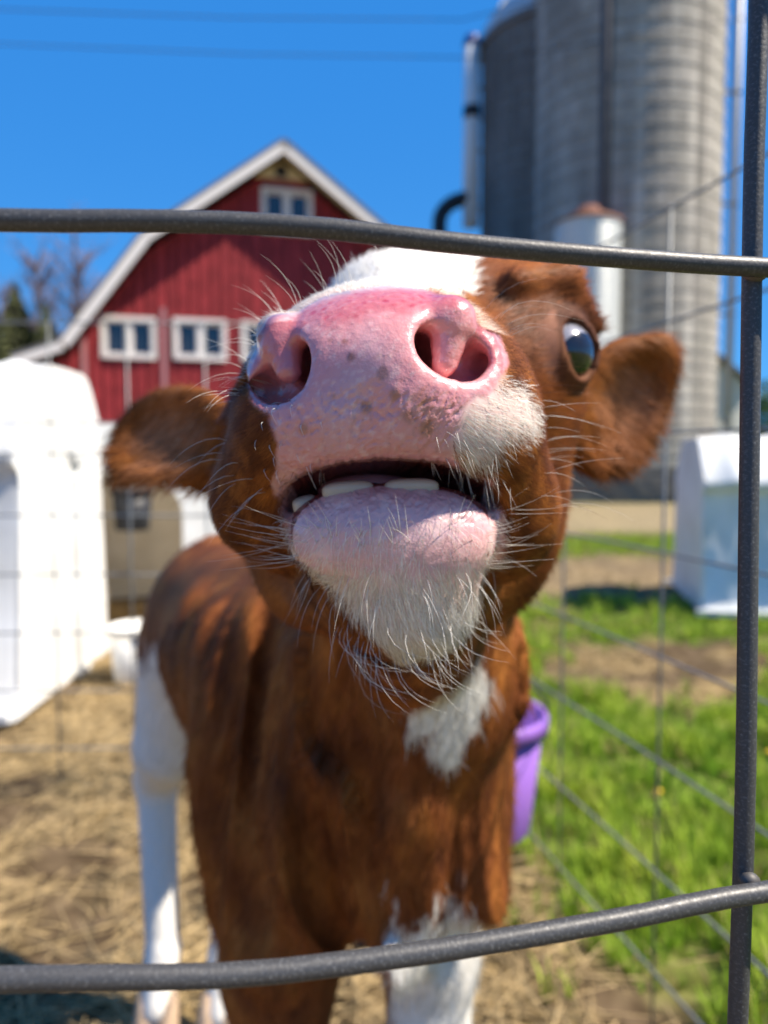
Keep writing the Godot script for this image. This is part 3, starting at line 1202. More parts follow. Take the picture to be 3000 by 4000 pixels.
func build_ground() -> void:
	var st := SurfaceTool.new()
	st.begin(Mesh.PRIMITIVE_TRIANGLES)
	st.set_smooth_group(0)
	var xs := PackedFloat32Array()
	var zs := PackedFloat32Array()
	var v := -260.0
	while v < 260.0:
		xs.append(v)
		v += clampf(absf(v) * 0.12 - 0.3, 0.06, 30.0)
	xs.append(260.0)
	v = -420.0
	while v < 30.0:
		zs.append(v)
		v += clampf(absf(v + 2.0) * 0.12 - 0.22, 0.06, 40.0)
	zs.append(30.0)
	var soil := Vector3(0.135, 0.098, 0.058)
	var straw := Vector3(0.34, 0.25, 0.12)
	var grass := Vector3(0.10, 0.155, 0.022)
	var sand := Vector3(0.40, 0.33, 0.2)
	var rows := zs.size()
	for x in xs:
		for z in zs:
			var g := grassy(x, z)
			var c := mixv(soil, straw, clampf(noise.get_noise_2d(x * 1.7 + 4.0, z * 1.7) * 1.6 + 0.35, 0.0, 1.0))
			if z < -10.0 and z > -16.5:
				c = mixv(c, sand, 0.85)
			elif z < -4.6:
				c = mixv(c, Vector3(0.3, 0.23, 0.14), 0.6)
			if z > 0.0:
				c = mixv(c, Vector3(0.42, 0.34, 0.22), 0.75)  # unseen ground behind the camera, made paler to bounce light on the muzzle
			c = mixv(c, mixv(grass, Vector3(0.2, 0.2, 0.06), clampf(noise.get_noise_2d(x * 0.9, z * 0.9) + 0.2, 0.0, 1.0)), g)
			st.set_color(Color(c.x, c.y, c.z))
			st.add_vertex(Vector3(x, ground_height(x, z), z))
	for i in xs.size() - 1:
		for k in rows - 1:
			var a := i * rows + k
			for q in [a, a + rows, a + 1, a + 1, a + rows, a + rows + 1]:
				st.add_index(q)
	st.generate_normals()
	structure("ground", st.commit(), M.ground)

func build_ground_cover() -> void:
	var r := RandomNumberGenerator.new()
	r.seed = 12
	# straw: bent flat stalks lying over one another
	var stalk := SurfaceTool.new()
	stalk.begin(Mesh.PRIMITIVE_TRIANGLES)
	stalk.set_smooth_group(0)
	add_tube(stalk, PackedVector3Array([Vector3(-0.5, 0, 0), Vector3(-0.1, 0.012, 0.01), Vector3(0.5, 0, -0.012)]), PackedFloat32Array([0.012, 0.014, 0.009]), 4)
	var spots := []
	var tones := []
	while spots.size() < 26000:
		var x := r.randf_range(-3.2, 1.2)
		var z := -0.35 - 4.4 * pow(r.randf(), 1.4)
		if r.randf() < grassy(x, z) * 0.92:
			continue
		var heap := noise.get_noise_2d(x * 1.7 + 4.0, z * 1.7) + 0.25
		if r.randf() > clampf(heap * 1.5 + 0.3, 0.06, 1.0):
			continue
		var size := r.randf_range(0.05, 0.17)
		var b := Basis(Vector3.UP, r.randf() * TAU) * Basis(Vector3.BACK, r.randfn(0, 0.22)) * Basis.from_scale(Vector3(size, r.randf_range(0.07, 0.13), r.randf_range(0.07, 0.13)))
		spots.append(Transform3D(b, Vector3(x, ground_height(x, z) + r.randf() * 0.03 * clampf(heap + 0.5, 0.1, 1.0), z)))
		var t := r.randf_range(0.6, 1.35)
		tones.append(Color(0.40 * t, 0.295 * t, 0.15 * t))
	scatter("straw", done(stalk), spots, tones, M.straw, "loose dry straw strewn over the pen's bare earth", "straw")
	# grass: a tuft of five blades
	var tuft := SurfaceTool.new()
	tuft.begin(Mesh.PRIMITIVE_TRIANGLES)
	tuft.set_smooth_group(0)
	for k in 7:
		var t := TAU * k / 7.0 + 0.4 * r.randf()
		var out := Vector3(cos(t), 0, sin(t))
		var side := Vector3(-out.z, 0, out.x) * 0.03
		var lean := r.randf_range(0.15, 0.7)
		var h := r.randf_range(0.6, 1.0)
		var p0 := out * 0.08
		var p1 := out * (0.08 + lean * 0.3) + Vector3(0, h * 0.6, 0)
		var p2 := out * (0.1 + lean) + Vector3(0, h, 0)
		quad(tuft, p0 - side, p1 - side * 0.8, p1 + side * 0.8, p0 + side)
		tri(tuft, p1 - side * 0.8, p2, p1 + side * 0.8)
	spots = []
	tones = []
	while spots.size() < 26000:
		var far := r.randf() < 0.4
		var z := r.randf_range(-9.0, -3.0) if far else -0.4 - 3.2 * r.randf()
		var x := r.randf_range(-1.5, 5.0) if far else r.randf_range(-0.2, 2.4)
		if r.randf() > grassy(x, z):
			continue
		var patch := noise.get_noise_2d(x * 2.6 + 30.0, z * 2.6)
		if patch < -0.28 and r.randf() < 0.8:
			continue
		var size := r.randf_range(0.04, 0.085) * (1.0 + 0.8 * patch)
		var b := Basis(Vector3.UP, r.randf() * TAU) * Basis.from_scale(Vector3(size, size * r.randf_range(0.7, 1.4), size))
		spots.append(Transform3D(b, Vector3(x, ground_height(x, z) - 0.004, z)))
		var t := r.randf_range(0.65, 1.4)
		var dry := 1.0 if r.randf() < 0.09 else 0.0
		var c := mixv(Vector3(0.20, 0.33, 0.03), Vector3(0.33, 0.41, 0.045), patch + 0.4)
		c = mixv(c, Vector3(0.38, 0.3, 0.13), dry) * t
		tones.append(Color(c.x, c.y, c.z))
	scatter("grass", done(tuft), spots, tones, M.grass, "tufts of bright green grass outside the pen", "grass")
	# dandelions in bloom
	var head := lathe(PackedVector2Array([Vector2(0.002, 0.0), Vector2(0.006, 0.002), Vector2(0.010, 0.007), Vector2(0.008, 0.010), Vector2(0.0, 0.012)]), 12)
	var stem := tube(PackedVector3Array([Vector3.ZERO, Vector3(0.004, 0.05, 0), Vector3(0, 0.1, 0)]), PackedFloat32Array([0.0025, 0.002, 0.0018]), 6)
	for at in [Vector3(0.68, 0, -1.86), Vector3(0.95, 0, -1.75), Vector3(1.25, 0, -2.3), Vector3(1.05, 0, -2.05)]:
		var d := thing("dandelion", "yellow dandelion in flower in the grass beyond the side fence", "flower", at + Vector3(0, ground_height(at.x, at.z), 0), r.randf() * TAU, "dandelions in the grass")
		part("stem", stem, M.stem, d)
		part("flower_head", head, M.dandelion, d, Vector3(0, 0.1, 0))

func scatter(called: String, mesh: Mesh, spots: Array, tones: Array, mat: Material, label: String, category: String) -> void:
	var mm := MultiMesh.new()
	mm.transform_format = MultiMesh.TRANSFORM_3D
	mm.use_colors = true
	mm.mesh = mesh
	mm.instance_count = spots.size()
	for i in spots.size():
		mm.set_instance_transform(i, spots[i])
		mm.set_instance_color(i, tones[i])
	var o := MultiMeshInstance3D.new()
	o.name = called
	o.multimesh = mm
	o.material_override = mat
	add_child(o)
	o.set_meta("kind", "stuff")
	o.set_meta("label", label)
	o.set_meta("category", category)

# ---------------------------------------------------------------- barn
func barn_roof_at(x: float) -> float:
	var a := absf(x)
	if a < 3.0:
		return lerpf(7.96, 5.75, a / 3.0)
	if a < 4.7:
		return lerpf(5.75, 3.42, (a - 3.0) / 1.7)
	return lerpf(3.42, 3.06, (a - 4.7) / 0.95)

func build_barn() -> void:
	var barn := thing("barn", "red board barn with white roof trim and white framed windows", "barn", Vector3(-2.3556, 0, -18.0), deg_to_rad(15.0))
	var lip := 0.28
	# windows: centre x, centre y, width, height
	var openings := [Rect2(-0.36, 6.2, 0.98, 0.82), Rect2(-3.85, 3.26, 0.96, 0.72), Rect2(-2.33, 3.28, 0.97, 0.72), Rect2(-0.83, 3.28, 0.97, 0.72), Rect2(1.0, 3.28, 0.97, 0.72), Rect2(2.7, 3.28, 0.97, 0.72)]
	# siding boards, cut by the roof line and the windows
	var wide := 0.232
	var shades: Array = [M.barn_a, M.barn_b, M.barn_c]
	var x := -5.3
	var n := 0
	while x < 5.3:
		var x1 := x + wide - 0.048
		var spans := [[0.0, 99.0]]
		for o in openings:
			var r: Rect2 = o
			if x1 > r.position.x and x < r.end.x:
				var more := []
				for s in spans:
					if s[0] < r.position.y and s[1] > r.end.y:
						more.append([s[0], r.position.y])
						more.append([r.end.y, s[1]])
					else:
						more.append(s)
				spans = more
		for s in spans:
			var y0: float = s[0]
			var y1: float = s[1]
			var top := PackedVector2Array()
			if y1 > 90.0:
				top = PackedVector2Array([Vector2(x, y0), Vector2(x1, y0), Vector2(x1, barn_roof_at(x1) - lip), Vector2(x, barn_roof_at(x) - lip)])
			else:
				top = PackedVector2Array([Vector2(x, y0), Vector2(x1, y0), Vector2(x1, y1), Vector2(x, y1)])
			part("siding_board", slab(top, 0.0, 0.045 + 0.006 * (n % 2)), shades[(n * 7 + n / 3) % 3], barn)
		x += wide
		n += 1
	# body of the barn behind the boards, and the far end
	var hull := PackedVector2Array([Vector2(-5.25, 0), Vector2(5.25, 0), Vector2(5.25, 2.95), Vector2(4.7, 3.1), Vector2(3.0, 5.45), Vector2(0, 7.62), Vector2(-3.0, 5.45), Vector2(-4.7, 3.1), Vector2(-5.25, 2.95)])
	part("wall", slab(hull, -14.0, -0.16), M.barn_dark, barn)
	# backing between boards and hull with the windows let through
	for o in openings:
		var r: Rect2 = o
		barn_window(barn, r)
	# roof sheets with an overhang, white rake boards and soffit along the gable
	var line := PackedFloat32Array([-5.65, -4.7, -3.0, -2.0, -1.0, 0.0, 1.0, 2.0, 3.0, 4.7, 5.65])
	for i in line.size() - 1:
		var a := Vector2(line[i], barn_roof_at(line[i]))
		var b := Vector2(line[i + 1], barn_roof_at(line[i + 1]))
		var up := (b - a).orthogonal().normalized() * -1.0
		if up.y < 0.0:
			up = -up
		part("roof", slab(PackedVector2Array([a, b, b + up * 0.06, a + up * 0.06]), -14.4, 0.64), M.roof, barn)
		part("rake_board", slab(PackedVector2Array([a - up * 0.2, b - up * 0.2, b - up * 0.002, a - up * 0.002]), 0.58, 0.625), M.trim, barn)
		part("soffit", slab(PackedVector2Array([a - up * 0.06, b - up * 0.06, b - up * 0.004, a - up * 0.004]), 0.04, 0.575), M.soffit, barn)
	# cream peak panel with a dark vent
	part("peak_panel", slab(PackedVector2Array([Vector2(-0.62, 7.32), Vector2(0.62, 7.32), Vector2(0.05, 7.7), Vector2(-0.05, 7.7)]), 0.045, 0.075), M.cream, barn)
	part("peak_vent", slab(PackedVector2Array([Vector2(-0.14, 7.36), Vector2(0.14, 7.36), Vector2(0.14, 7.56), Vector2(0, 7.66), Vector2(-0.14, 7.56)]), 0.078, 0.09), M.dark, barn)
	for tx in [-4.3, -2.63, 2.45, 4.3]:
		part("trim_board", box(Vector3(tx - 0.05, 0.0, 0.042), Vector3(tx + 0.05, 4.3 if absf(tx) < 3.0 else 3.6, 0.07)), M.pale_red, barn)

func barn_window(barn: Node3D, r: Rect2) -> void:
	var f := 0.10
	var a := r.position
	var b := r.end
	var w := Node3D.new()
	w.name = "window"
	barn.add_child(w, true)
	part("frame", box(Vector3(a.x - f, a.y - f, 0.04), Vector3(a.x, b.y + f, 0.085)), M.trim, w)
	part("frame", box(Vector3(b.x, a.y - f, 0.04), Vector3(b.x + f, b.y + f, 0.085)), M.trim, w)
	part("frame", box(Vector3(a.x, b.y, 0.041), Vector3(b.x, b.y + f, 0.084)), M.trim, w)
	part("sill", box(Vector3(a.x, a.y - f, 0.041), Vector3(b.x, a.y, 0.11)), M.trim, w)
	var mid := (a.x + b.x) * 0.5
	part("mullion", box(Vector3(mid - 0.06, a.y, -0.02), Vector3(mid + 0.06, b.y, 0.05)), M.trim, w)
	for s in [[a.x, mid - 0.06], [mid + 0.06, b.x]]:
		part("pane", box(Vector3(s[0] + 0.035, a.y + 0.035, -0.02), Vector3(s[1] - 0.035, b.y - 0.035, -0.012)), M.window, w)
		part("sash", box(Vector3(s[0], a.y, -0.03), Vector3(s[0] + 0.035, b.y, 0.02)), M.trim, w)
		part("sash", box(Vector3(s[1] - 0.035, a.y, -0.03), Vector3(s[1], b.y, 0.02)), M.trim, w)
		part("sash", box(Vector3(s[0] + 0.035, b.y - 0.035, -0.03), Vector3(s[1] - 0.035, b.y, 0.019)), M.trim, w)
		part("sash", box(Vector3(s[0] + 0.035, a.y, -0.03), Vector3(s[1] - 0.035, a.y + 0.035, 0.019)), M.trim, w)

# ---------------------------------------------------------------- silos
func stave_wall(radius: float, height: float, staves: int, course: float, tint: Vector3, seed_: int) -> ArrayMesh:
	# concrete staves with recessed joints, each a shade of its own
	var r := RandomNumberGenerator.new()
	r.seed = seed_
	var st := SurfaceTool.new()
	st.begin(Mesh.PRIMITIVE_TRIANGLES)
	st.set_smooth_group(-1)
	var step := TAU / staves
	for k in staves:
		var t := k * step
		var y := -course * (0.5 if k % 2 else 0.0)
		while y < height:
			var y0 := maxf(y, 0.0)
			var y1 := minf(y + course, height)
			y += course
			if y1 - y0 < 0.05:
				continue
			var tone := r.randf_range(0.88, 1.12) * (1.0 + 0.25 * noise.get_noise_2d(t * 1.5, y0 * 0.25) + 0.4 * noise.get_noise_2d(t * 7.0, y0 * 0.06 + 20.0))
			st.set_color(Color(tint.x * tone, tint.y * tone, tint.z * tone))
			var g := 0.012
			var a0 := t + g / radius
			var a1 := t + step - g / radius
			var p := Vector3(cos(a0) * radius, y0 + g, sin(a0) * radius)
			var q := Vector3(cos(a1) * radius, y0 + g, sin(a1) * radius)
			var u := Vector3(0, y1 - y0 - 2.0 * g, 0)
			quad(st, p, q, q + u, p + u)
			var i0 := Vector3(cos(t) * (radius - 0.03), y0, sin(t) * (radius - 0.03))
			var i1 := Vector3(cos(t + step) * (radius - 0.03), y0, sin(t + step) * (radius - 0.03))
			var v := Vector3(0, y1 - y0, 0)
			quad(st, i0, i1, q, p)
			quad(st, p + u, q + u, i1 + v, i0 + v)
			quad(st, i0, p, p + u, i0 + v)
			quad(st, q, i1, i1 + v, q + u)
	return done(st)

func silo(at: Vector3, radius: float, height: float, label: String, tint: Vector3, seed_: int) -> Node3D:
	var s := thing("silo", label, "silo", at, 0.0, "concrete silos beside the barn")
	var wall := part("wall", stave_wall(radius, height, 56, 0.76, tint, seed_), M.stave, s)
	wall.set_meta("label", "concrete stave wall")
	var hoop := TorusMesh.new()
	hoop.inner_radius = radius - 0.005
	hoop.outer_radius = radius + 0.02
	hoop.rings = 64
	hoop.ring_segments = 6
	var y := 0.3
	while y < height:
		part("hoop", hoop, M.hoop, s, Vector3(0, y, 0))
		y += 0.38 if y < 5.0 else 0.5
	var dome := PackedVector2Array()
	for k in 13:
		var t := PI * 0.5 * k / 12.0
		dome.append(Vector2((radius + 0.06) * cos(t), height + 0.06 + 1.75 * sin(t)))
	part("dome", lathe(dome, 64), M.dome, s)
	part("dome_rim", lathe(PackedVector2Array([Vector2(radius - 0.02, height - 0.12), Vector2(radius + 0.09, height - 0.12), Vector2(radius + 0.09, height + 0.08), Vector2(radius - 0.02, height + 0.08)]), 64, false), M.hoop, s)
	for k in 12:
		var t := TAU * k / 12.0
		var rib := PackedVector3Array()
		for q in 9:
			var u := PI * 0.5 * q / 8.0
			rib.append(Vector3(cos(t) * cos(u) * (radius + 0.07), height + 0.07 + 1.76 * sin(u), sin(t) * cos(u) * (radius + 0.07)))
		part("dome_rib", tube(rib, PackedFloat32Array([0.03]), 5), M.dome, s)
	return s

func build_silos() -> void:
	var big := silo(Vector3(6.75, 0, -22.04), 2.5, 17.2, "taller grey concrete silo nearest the right edge", Vector3(0.35, 0.325, 0.285), 5)
	part("filler_pipe", tube(PackedVector3Array([Vector3(2.95, 0, 0.2), Vector3(2.95, 17.6, 0.2)]), PackedFloat32Array([0.1]), 12), M.pipe, big)
	for y in [2.0, 5.0, 8.0, 11.0, 14.0, 16.5]:
		part("bracket", box(Vector3(2.55, y, 0.2), Vector3(3.05, y + 0.06, 0.3)), M.hoop, big)
	# unloading chute down the front
	part("chute", tube(PackedVector3Array([Vector3(-1.2, 0.4, 2.2), Vector3(-1.2, 17.0, 2.2)]), PackedFloat32Array([0.16]), 12), M.chute, big)
	var small := silo(Vector3(5.718, 0, -26.05), 2.5, 14.4, "darker domed concrete silo with a white pipe, nearer the barn", Vector3(0.18, 0.175, 0.165), 6)
	part("blower_pipe", tube(PackedVector3Array([Vector3(-2.87, 8.6, 0.3), Vector3(-2.87, 14.3, 0.3)]), PackedFloat32Array([0.27]), 18), M.white_pipe, small)
	part("pipe_collar", tube(PackedVector3Array([Vector3(-2.87, 12.02, 0.3), Vector3(-2.87, 12.4, 0.3)]), PackedFloat32Array([0.29]), 18), M.dark, small)
	part("pipe_cap", lathe(PackedVector2Array([Vector2(0.29, 0), Vector2(0.29, 0.1), Vector2(0.22, 0.32), Vector2(0.0, 0.42)]), 18), M.blue_cap, small, Vector3(-2.87, 14.3, 0.3))
	var bend := PackedVector3Array()
	for k in 13:
		var t := PI * 0.5 * k / 12.0
		bend.append(Vector3(-2.95 - 0.95 * sin(t), 7.4 + 1.35 + 0.75 * cos(t) - 0.0, 0.3))
	bend.append(Vector3(-3.9, 7.2, 0.3))
	part("pipe_elbow", tube(bend, PackedFloat32Array([0.24]), 16), M.dark, small)
	for y in [9.2, 11.0, 13.0]:
		part("bracket", box(Vector3(-2.7, y, 0.25), Vector3(-2.35, y + 0.06, 0.35)), M.hoop, small)
	# corrugated steel bin in front of the silos
	var bin := thing("feed_bin", "narrow pale corrugated steel feed bin with a rusty top", "bin", Vector3(5.035, 0, -19.4))
	var profile := PackedVector2Array()
	var y := 1.6
	while y < 6.75:
		profile.append(Vector2(0.8 + 0.012 * sin(y * TAU / 0.11), y))
		y += 0.0275
	part("wall", lathe(profile, 48), M.galvanised, bin)
	part("hopper", lathe(PackedVector2Array([Vector2(0.15, 0.7), Vector2(0.8, 1.6)]), 48), M.galvanised, bin)
	part("roof", lathe(PackedVector2Array([Vector2(0.84, 6.72), Vector2(0.84, 6.78), Vector2(0.28, 7.06), Vector2(0.26, 7.16), Vector2(0.0, 7.2)]), 32), M.rust, bin)
	for k in 4:
		var t := TAU * (k + 0.5) / 4.0
		part("leg", tube(PackedVector3Array([Vector3(cos(t) * 0.8, 0, sin(t) * 0.8), Vector3(cos(t) * 0.8, 1.7, sin(t) * 0.8)]), PackedFloat32Array([0.05]), 8), M.galvanised, bin)

# ---------------------------------------------------------------- things far off
func build_far_things() -> void:
	# overhead cables
	for c in [["upper of two thin overhead cables crossing the sky", Vector3(-26, 13.6, -21.2), Vector3(-9.98, 12.65, -20.79), Vector3(2.05, 12.38, -20.77), Vector3(9.0, 12.9, -18.6)], ["lower of two thin overhead cables crossing the sky and the silos", Vector3(-26, 12.6, -21.2), Vector3(-9.98, 11.75, -20.73), Vector3(3.0, 11.38, -20.7), Vector3(9.0, 11.3, -18.6)]]:
		var t := thing("overhead_cable", c[0], "cable", Vector3.ZERO, 0.0, "overhead cables")
		part("cable", tube(PackedVector3Array([c[1], c[2], (c[2] + c[3]) * 0.5 - Vector3(0, 0.08, 0), c[3], c[4]]), PackedFloat32Array([0.014]), 6), M.cable, t)
	# white shed beyond the silo
	var shed := thing("white_shed", "white shed with a dark window beyond the taller silo", "shed", Vector3(11.2, 0, -26.5), 0.1)
	part("wall", slab(PackedVector2Array([Vector2(-0.95, 0), Vector2(1.2, 0), Vector2(1.2, 3.6), Vector2(0.1, 4.4), Vector2(-0.95, 3.6)]), -5.0, 0.0), M.shed_white, shed)
	part("window", box(Vector3(-0.45, 2.5, -0.02), Vector3(0.2, 3.4, 0.03)), M.window, shed)
	part("roof", slab(PackedVector2Array([Vector2(-1.15, 3.5), Vector2(0.1, 4.45), Vector2(0.1, 4.6), Vector2(-1.25, 3.55)]), -5.2, 0.25), M.roof, shed)
	part("roof", slab(PackedVector2Array([Vector2(1.4, 3.5), Vector2(1.5, 3.55), Vector2(0.1, 4.6), Vector2(0.1, 4.45)]), -5.2, 0.25), M.roof, shed)
	# block wall standing in for dark rusty clutter at the foot of the silos
	var low := thing("stand_in_wall", "low dark concrete block wall standing in for rusty clutter at the foot of the silos", "wall", Vector3(5.6, 0, -17.0), -0.05)
	for row in 4:
		var bx := -2.6 + (0.2 if row % 2 else 0.0)
		while bx < 3.2:
			part("block", box(Vector3(bx + 0.006, row * 0.2 + 0.005, -0.1), Vector3(bx + 0.394, row * 0.2 + 0.195, 0.1 + 0.01 * ((row + int(bx * 5.0)) % 3))), [M.block_a, M.block_b][(row * 3 + int(bx * 7.0)) % 2], low)
			bx += 0.4
	# trees
	for t in [[Vector3(-19.5, 0, -44), 12.5, "tall bare grey tree farthest left, behind the barn"], [Vector3(-16.6, 0, -42), 13.2, "bare purplish tree close to the barn's roof edge"], [Vector3(-22.5, 0, -46), 11.0, "bare tree at the picture's left edge"]]:
		bare_tree(t[0], t[1], t[2])
	for t in [[Vector3(-18.9, 0, -40), 10.2, "dark green fir tree at the left edge, the taller one", 3], [Vector3(-16.9, 0, -39), 8.8, "olive green fir tree beside the barn's left eave", 4], [Vector3(-20.6, 0, -41), 9.4, "dark fir tree half out of the picture on the left", 5]]:
		fir_tree(t[0], t[1], t[2], t[3])
	for t in [[Vector3(17.6, 0, -34), 4.6, "round green bush at the right edge beyond the panel's upright wire", 8], [Vector3(20.3, 0, -35), 5.2, "larger green tree out past the right edge", 9]]:
		leafy_tree(t[0], t[1], t[2], t[3])

func bare_tree(at: Vector3, height: float, label: String) -> void:
	var r := RandomNumberGenerator.new()
	r.seed = int(height * 100.0)
	var tree := thing("bare_tree", label, "tree", at, 0.0, "bare trees behind the barn")
	part("trunk", tube(PackedVector3Array([Vector3.ZERO, Vector3(0.1, height * 0.35, 0), Vector3(-0.05, height * 0.7, 0.1), Vector3(0.1, height, 0)]), PackedFloat32Array([0.26, 0.2, 0.1, 0.03]), 8), M.bark, tree)
	var st := smooth_tool()
	for k in 46:
		var h := height * r.randf_range(0.28, 0.97)
		var t := r.randf() * TAU
		var length := (height - h * 0.75) * r.randf_range(0.25, 0.5)
		var p := Vector3(0, h, 0)
		var q := p + Vector3(cos(t) * 0.7, r.randf_range(0.5, 1.0), sin(t) * 0.7) * length
		add_tube(st, PackedVector3Array([p, (p + q) * 0.5 + Vector3(0, 0.1, 0), q]), PackedFloat32Array([0.07, 0.045, 0.015]), 5)
		for m in 9:
			var s := p.lerp(q, r.randf_range(0.3, 1.0))
			var e := s + Vector3(r.randfn(0, 0.5), r.randf_range(0.2, 1.0), r.randfn(0, 0.5)) * length * 0.45
			add_tube(st, PackedVector3Array([s, e]), PackedFloat32Array([0.022, 0.008]), 3)
	part("crown", done(st), M.twig, tree)

func fir_tree(at: Vector3, height: float, label: String, seed_: int) -> void:
	var r := RandomNumberGenerator.new()
	r.seed = seed_
	var tree := thing("fir_tree", label, "tree", at, 0.0, "fir trees behind the barn")
	part("trunk", tube(PackedVector3Array([Vector3.ZERO, Vector3(0, height * 0.95, 0)]), PackedFloat32Array([0.2, 0.03]), 8), M.bark, tree)
	var st := smooth_tool()
	for k in 1500:
		var u := pow(r.randf(), 0.7)
		var h := height * (0.06 + 0.94 * (1.0 - u))
		var reach := (height - h) * 0.42 * r.randf_range(0.35, 1.1) + 0.08
		var t := r.randf() * TAU
		var out := Vector3(cos(t), -0.25, sin(t))
		var p := Vector3(0, h, 0) + out * reach * 0.5
		var side := Vector3(-sin(t), 0.15, cos(t)) * 0.22
		var q := p + out * reach * 0.5 + Vector3(0, -0.1, 0)
		tri(st, p - side, q, p + side)
		tri(st, p - Vector3(0, 0.15, 0), q, p + Vector3(0, 0.15, 0))
	part("crown", done(st), M.needles, tree)

func leafy_tree(at: Vector3, height: float, label: String, seed_: int) -> void:
	var r := RandomNumberGenerator.new()
	r.seed = seed_
	var tree := thing("leafy_tree", label, "tree", at, 0.0, "leafy trees past the shed")
	part("trunk", tube(PackedVector3Array([Vector3.ZERO, Vector3(0.1, height * 0.6, 0)]), PackedFloat32Array([0.16, 0.06]), 8), M.bark, tree)
	var st := smooth_tool()
	for k in 2600:
		var d := Vector3(r.randfn(), r.randfn(), r.randfn()).normalized() * pow(r.randf(), 0.4)
		var wob := 1.0 + 0.5 * noise.get_noise_3d(d.x * 2.0 + seed_, d.y * 2.0, d.z * 2.0)
		var p := Vector3(0, height * 0.6, 0) + d * Vector3(height * 0.36, height * 0.42, height * 0.36) * wob
		var a := Vector3(r.randfn(), r.randfn(), r.randfn()).normalized() * 0.12
		var b := a.cross(Vector3(r.randfn(), r.randfn(), r.randfn())).normalized() * 0.08
		tri(st, p - a, p + b, p + a)
		tri(st, p - a, p + a, p - b)
	part("crown", done(st), M.leaves, tree)

# ---------------------------------------------------------------- calf hutches and buckets
# outline of a hutch's cross-section at a height factor; flared towards the ground
const HUTCH := [[0.60, 0.0], [0.585, 0.05], [0.545, 0.10], [0.49, 0.78], [0.50, 0.83], [0.545, 0.86], [0.54, 0.90], [0.36, 1.13], [0.31, 1.18], [0.24, 1.205], [0.0, 1.21]]

func hutch_outline(wide: float, tall: float, inset: float) -> PackedVector2Array:
	var right := PackedVector2Array()
	for q in HUTCH:
		right.append(Vector2(maxf(q[0] * wide - inset, 0.0), minf(q[1] * tall, 1.21 * tall - inset)))
	var out := right.duplicate()
	for i in range(right.size() - 2, -1, -1):
		out.append(Vector2(-right[i].x, right[i].y))
	return out

func hutch(at: Vector3, turn: float, wide: float, tall: float, deep: float, open: bool, label: String) -> void:
	var h := thing("calf_hutch", label, "hutch", at, turn, "white plastic calf hutches")
	var outer := hutch_outline(wide, tall, 0.0)
	# shell with moulded ribs: rings along the length, swelling at each rib
	var shell: Material = M.plastic_thin if open else M.plastic
	var st := smooth_tool()
	var rings := []
	var steps := 36
	for i in steps + 1:
		var z := -deep * i / steps
		var rib := 0.018 * pow(absf(sin(PI * 4.0 * i / steps)), 6.0)
		var ring := PackedVector3Array()
		for p in outer:
			var q: Vector2 = p
			var grow := 1.0 + rib * 2.0 if q.y > 0.06 else 1.0
			ring.append(Vector3(q.x * grow, q.y * (1.0 + rib), z))
		rings.append(ring)
	for i in steps:
		for k in outer.size() - 1:
			quad(st, rings[i][k], rings[i + 1][k], rings[i + 1][k + 1], rings[i][k + 1])
	part("shell", done(st), shell, h)
	var solid := hutch_outline(wide, tall, 0.002)
	part("back_wall", slab(solid, -deep - 0.012, -deep + 0.008), M.plastic_thin if open else M.plastic, h)
	if open:
		# front wall round an arched doorway
		var hole := PackedVector2Array()
		var hw := 0.30 * wide
		for k in 17:
			var t := PI * k / 16.0
			hole.append(Vector2(cos(t) * hw, 0.72 * tall + sin(t) * 0.2))
		var face := PackedVector2Array()
		var half := solid.size() / 2
		face = PackedVector2Array()
		for k in range(0, half + 1):
			face.append(solid[k])
		for k in range(8, -1, -1):
			face.append(hole[k])
		face.append(Vector2(hw, 0))
		part("front_wall", slab(face, -0.006, 0.014), M.plastic, h)
		face = PackedVector2Array()
		for k in range(half, solid.size()):
			face.append(solid[k])
		face.append(Vector2(-hw, 0))
		for k in range(16, 7, -1):
			face.append(hole[k])
		part("front_wall", slab(face, -0.006, 0.014), M.plastic, h)
	else:
		part("front_wall", slab(solid, -0.004, 0.016), M.plastic, h)
		# moulded seam and vent on the end wall
		part("end_rib", box(Vector3(0.05, 0.0, 0.016), Vector3(0.15, 0.80 * tall, 0.045)), M.plastic, h)
		part("vent", lathe(PackedVector2Array([Vector2(0.075, 0.0), Vector2(0.075, 0.02), Vector2(0.05, 0.028), Vector2(0.0, 0.024)]), 20), M.plastic, h, Vector3(0.1, 0.92 * tall, 0.016), Vector3(PI / 2, 0, 0))
	part("base_flange", box(Vector3(-0.62 * wide, 0.0, -deep - 0.05), Vector3(-0.585 * wide, 0.03, 0.0)), M.plastic, h)
	part("base_flange", box(Vector3(0.585 * wide, 0.0, -deep - 0.05), Vector3(0.62 * wide, 0.03, 0.0)), M.plastic, h)

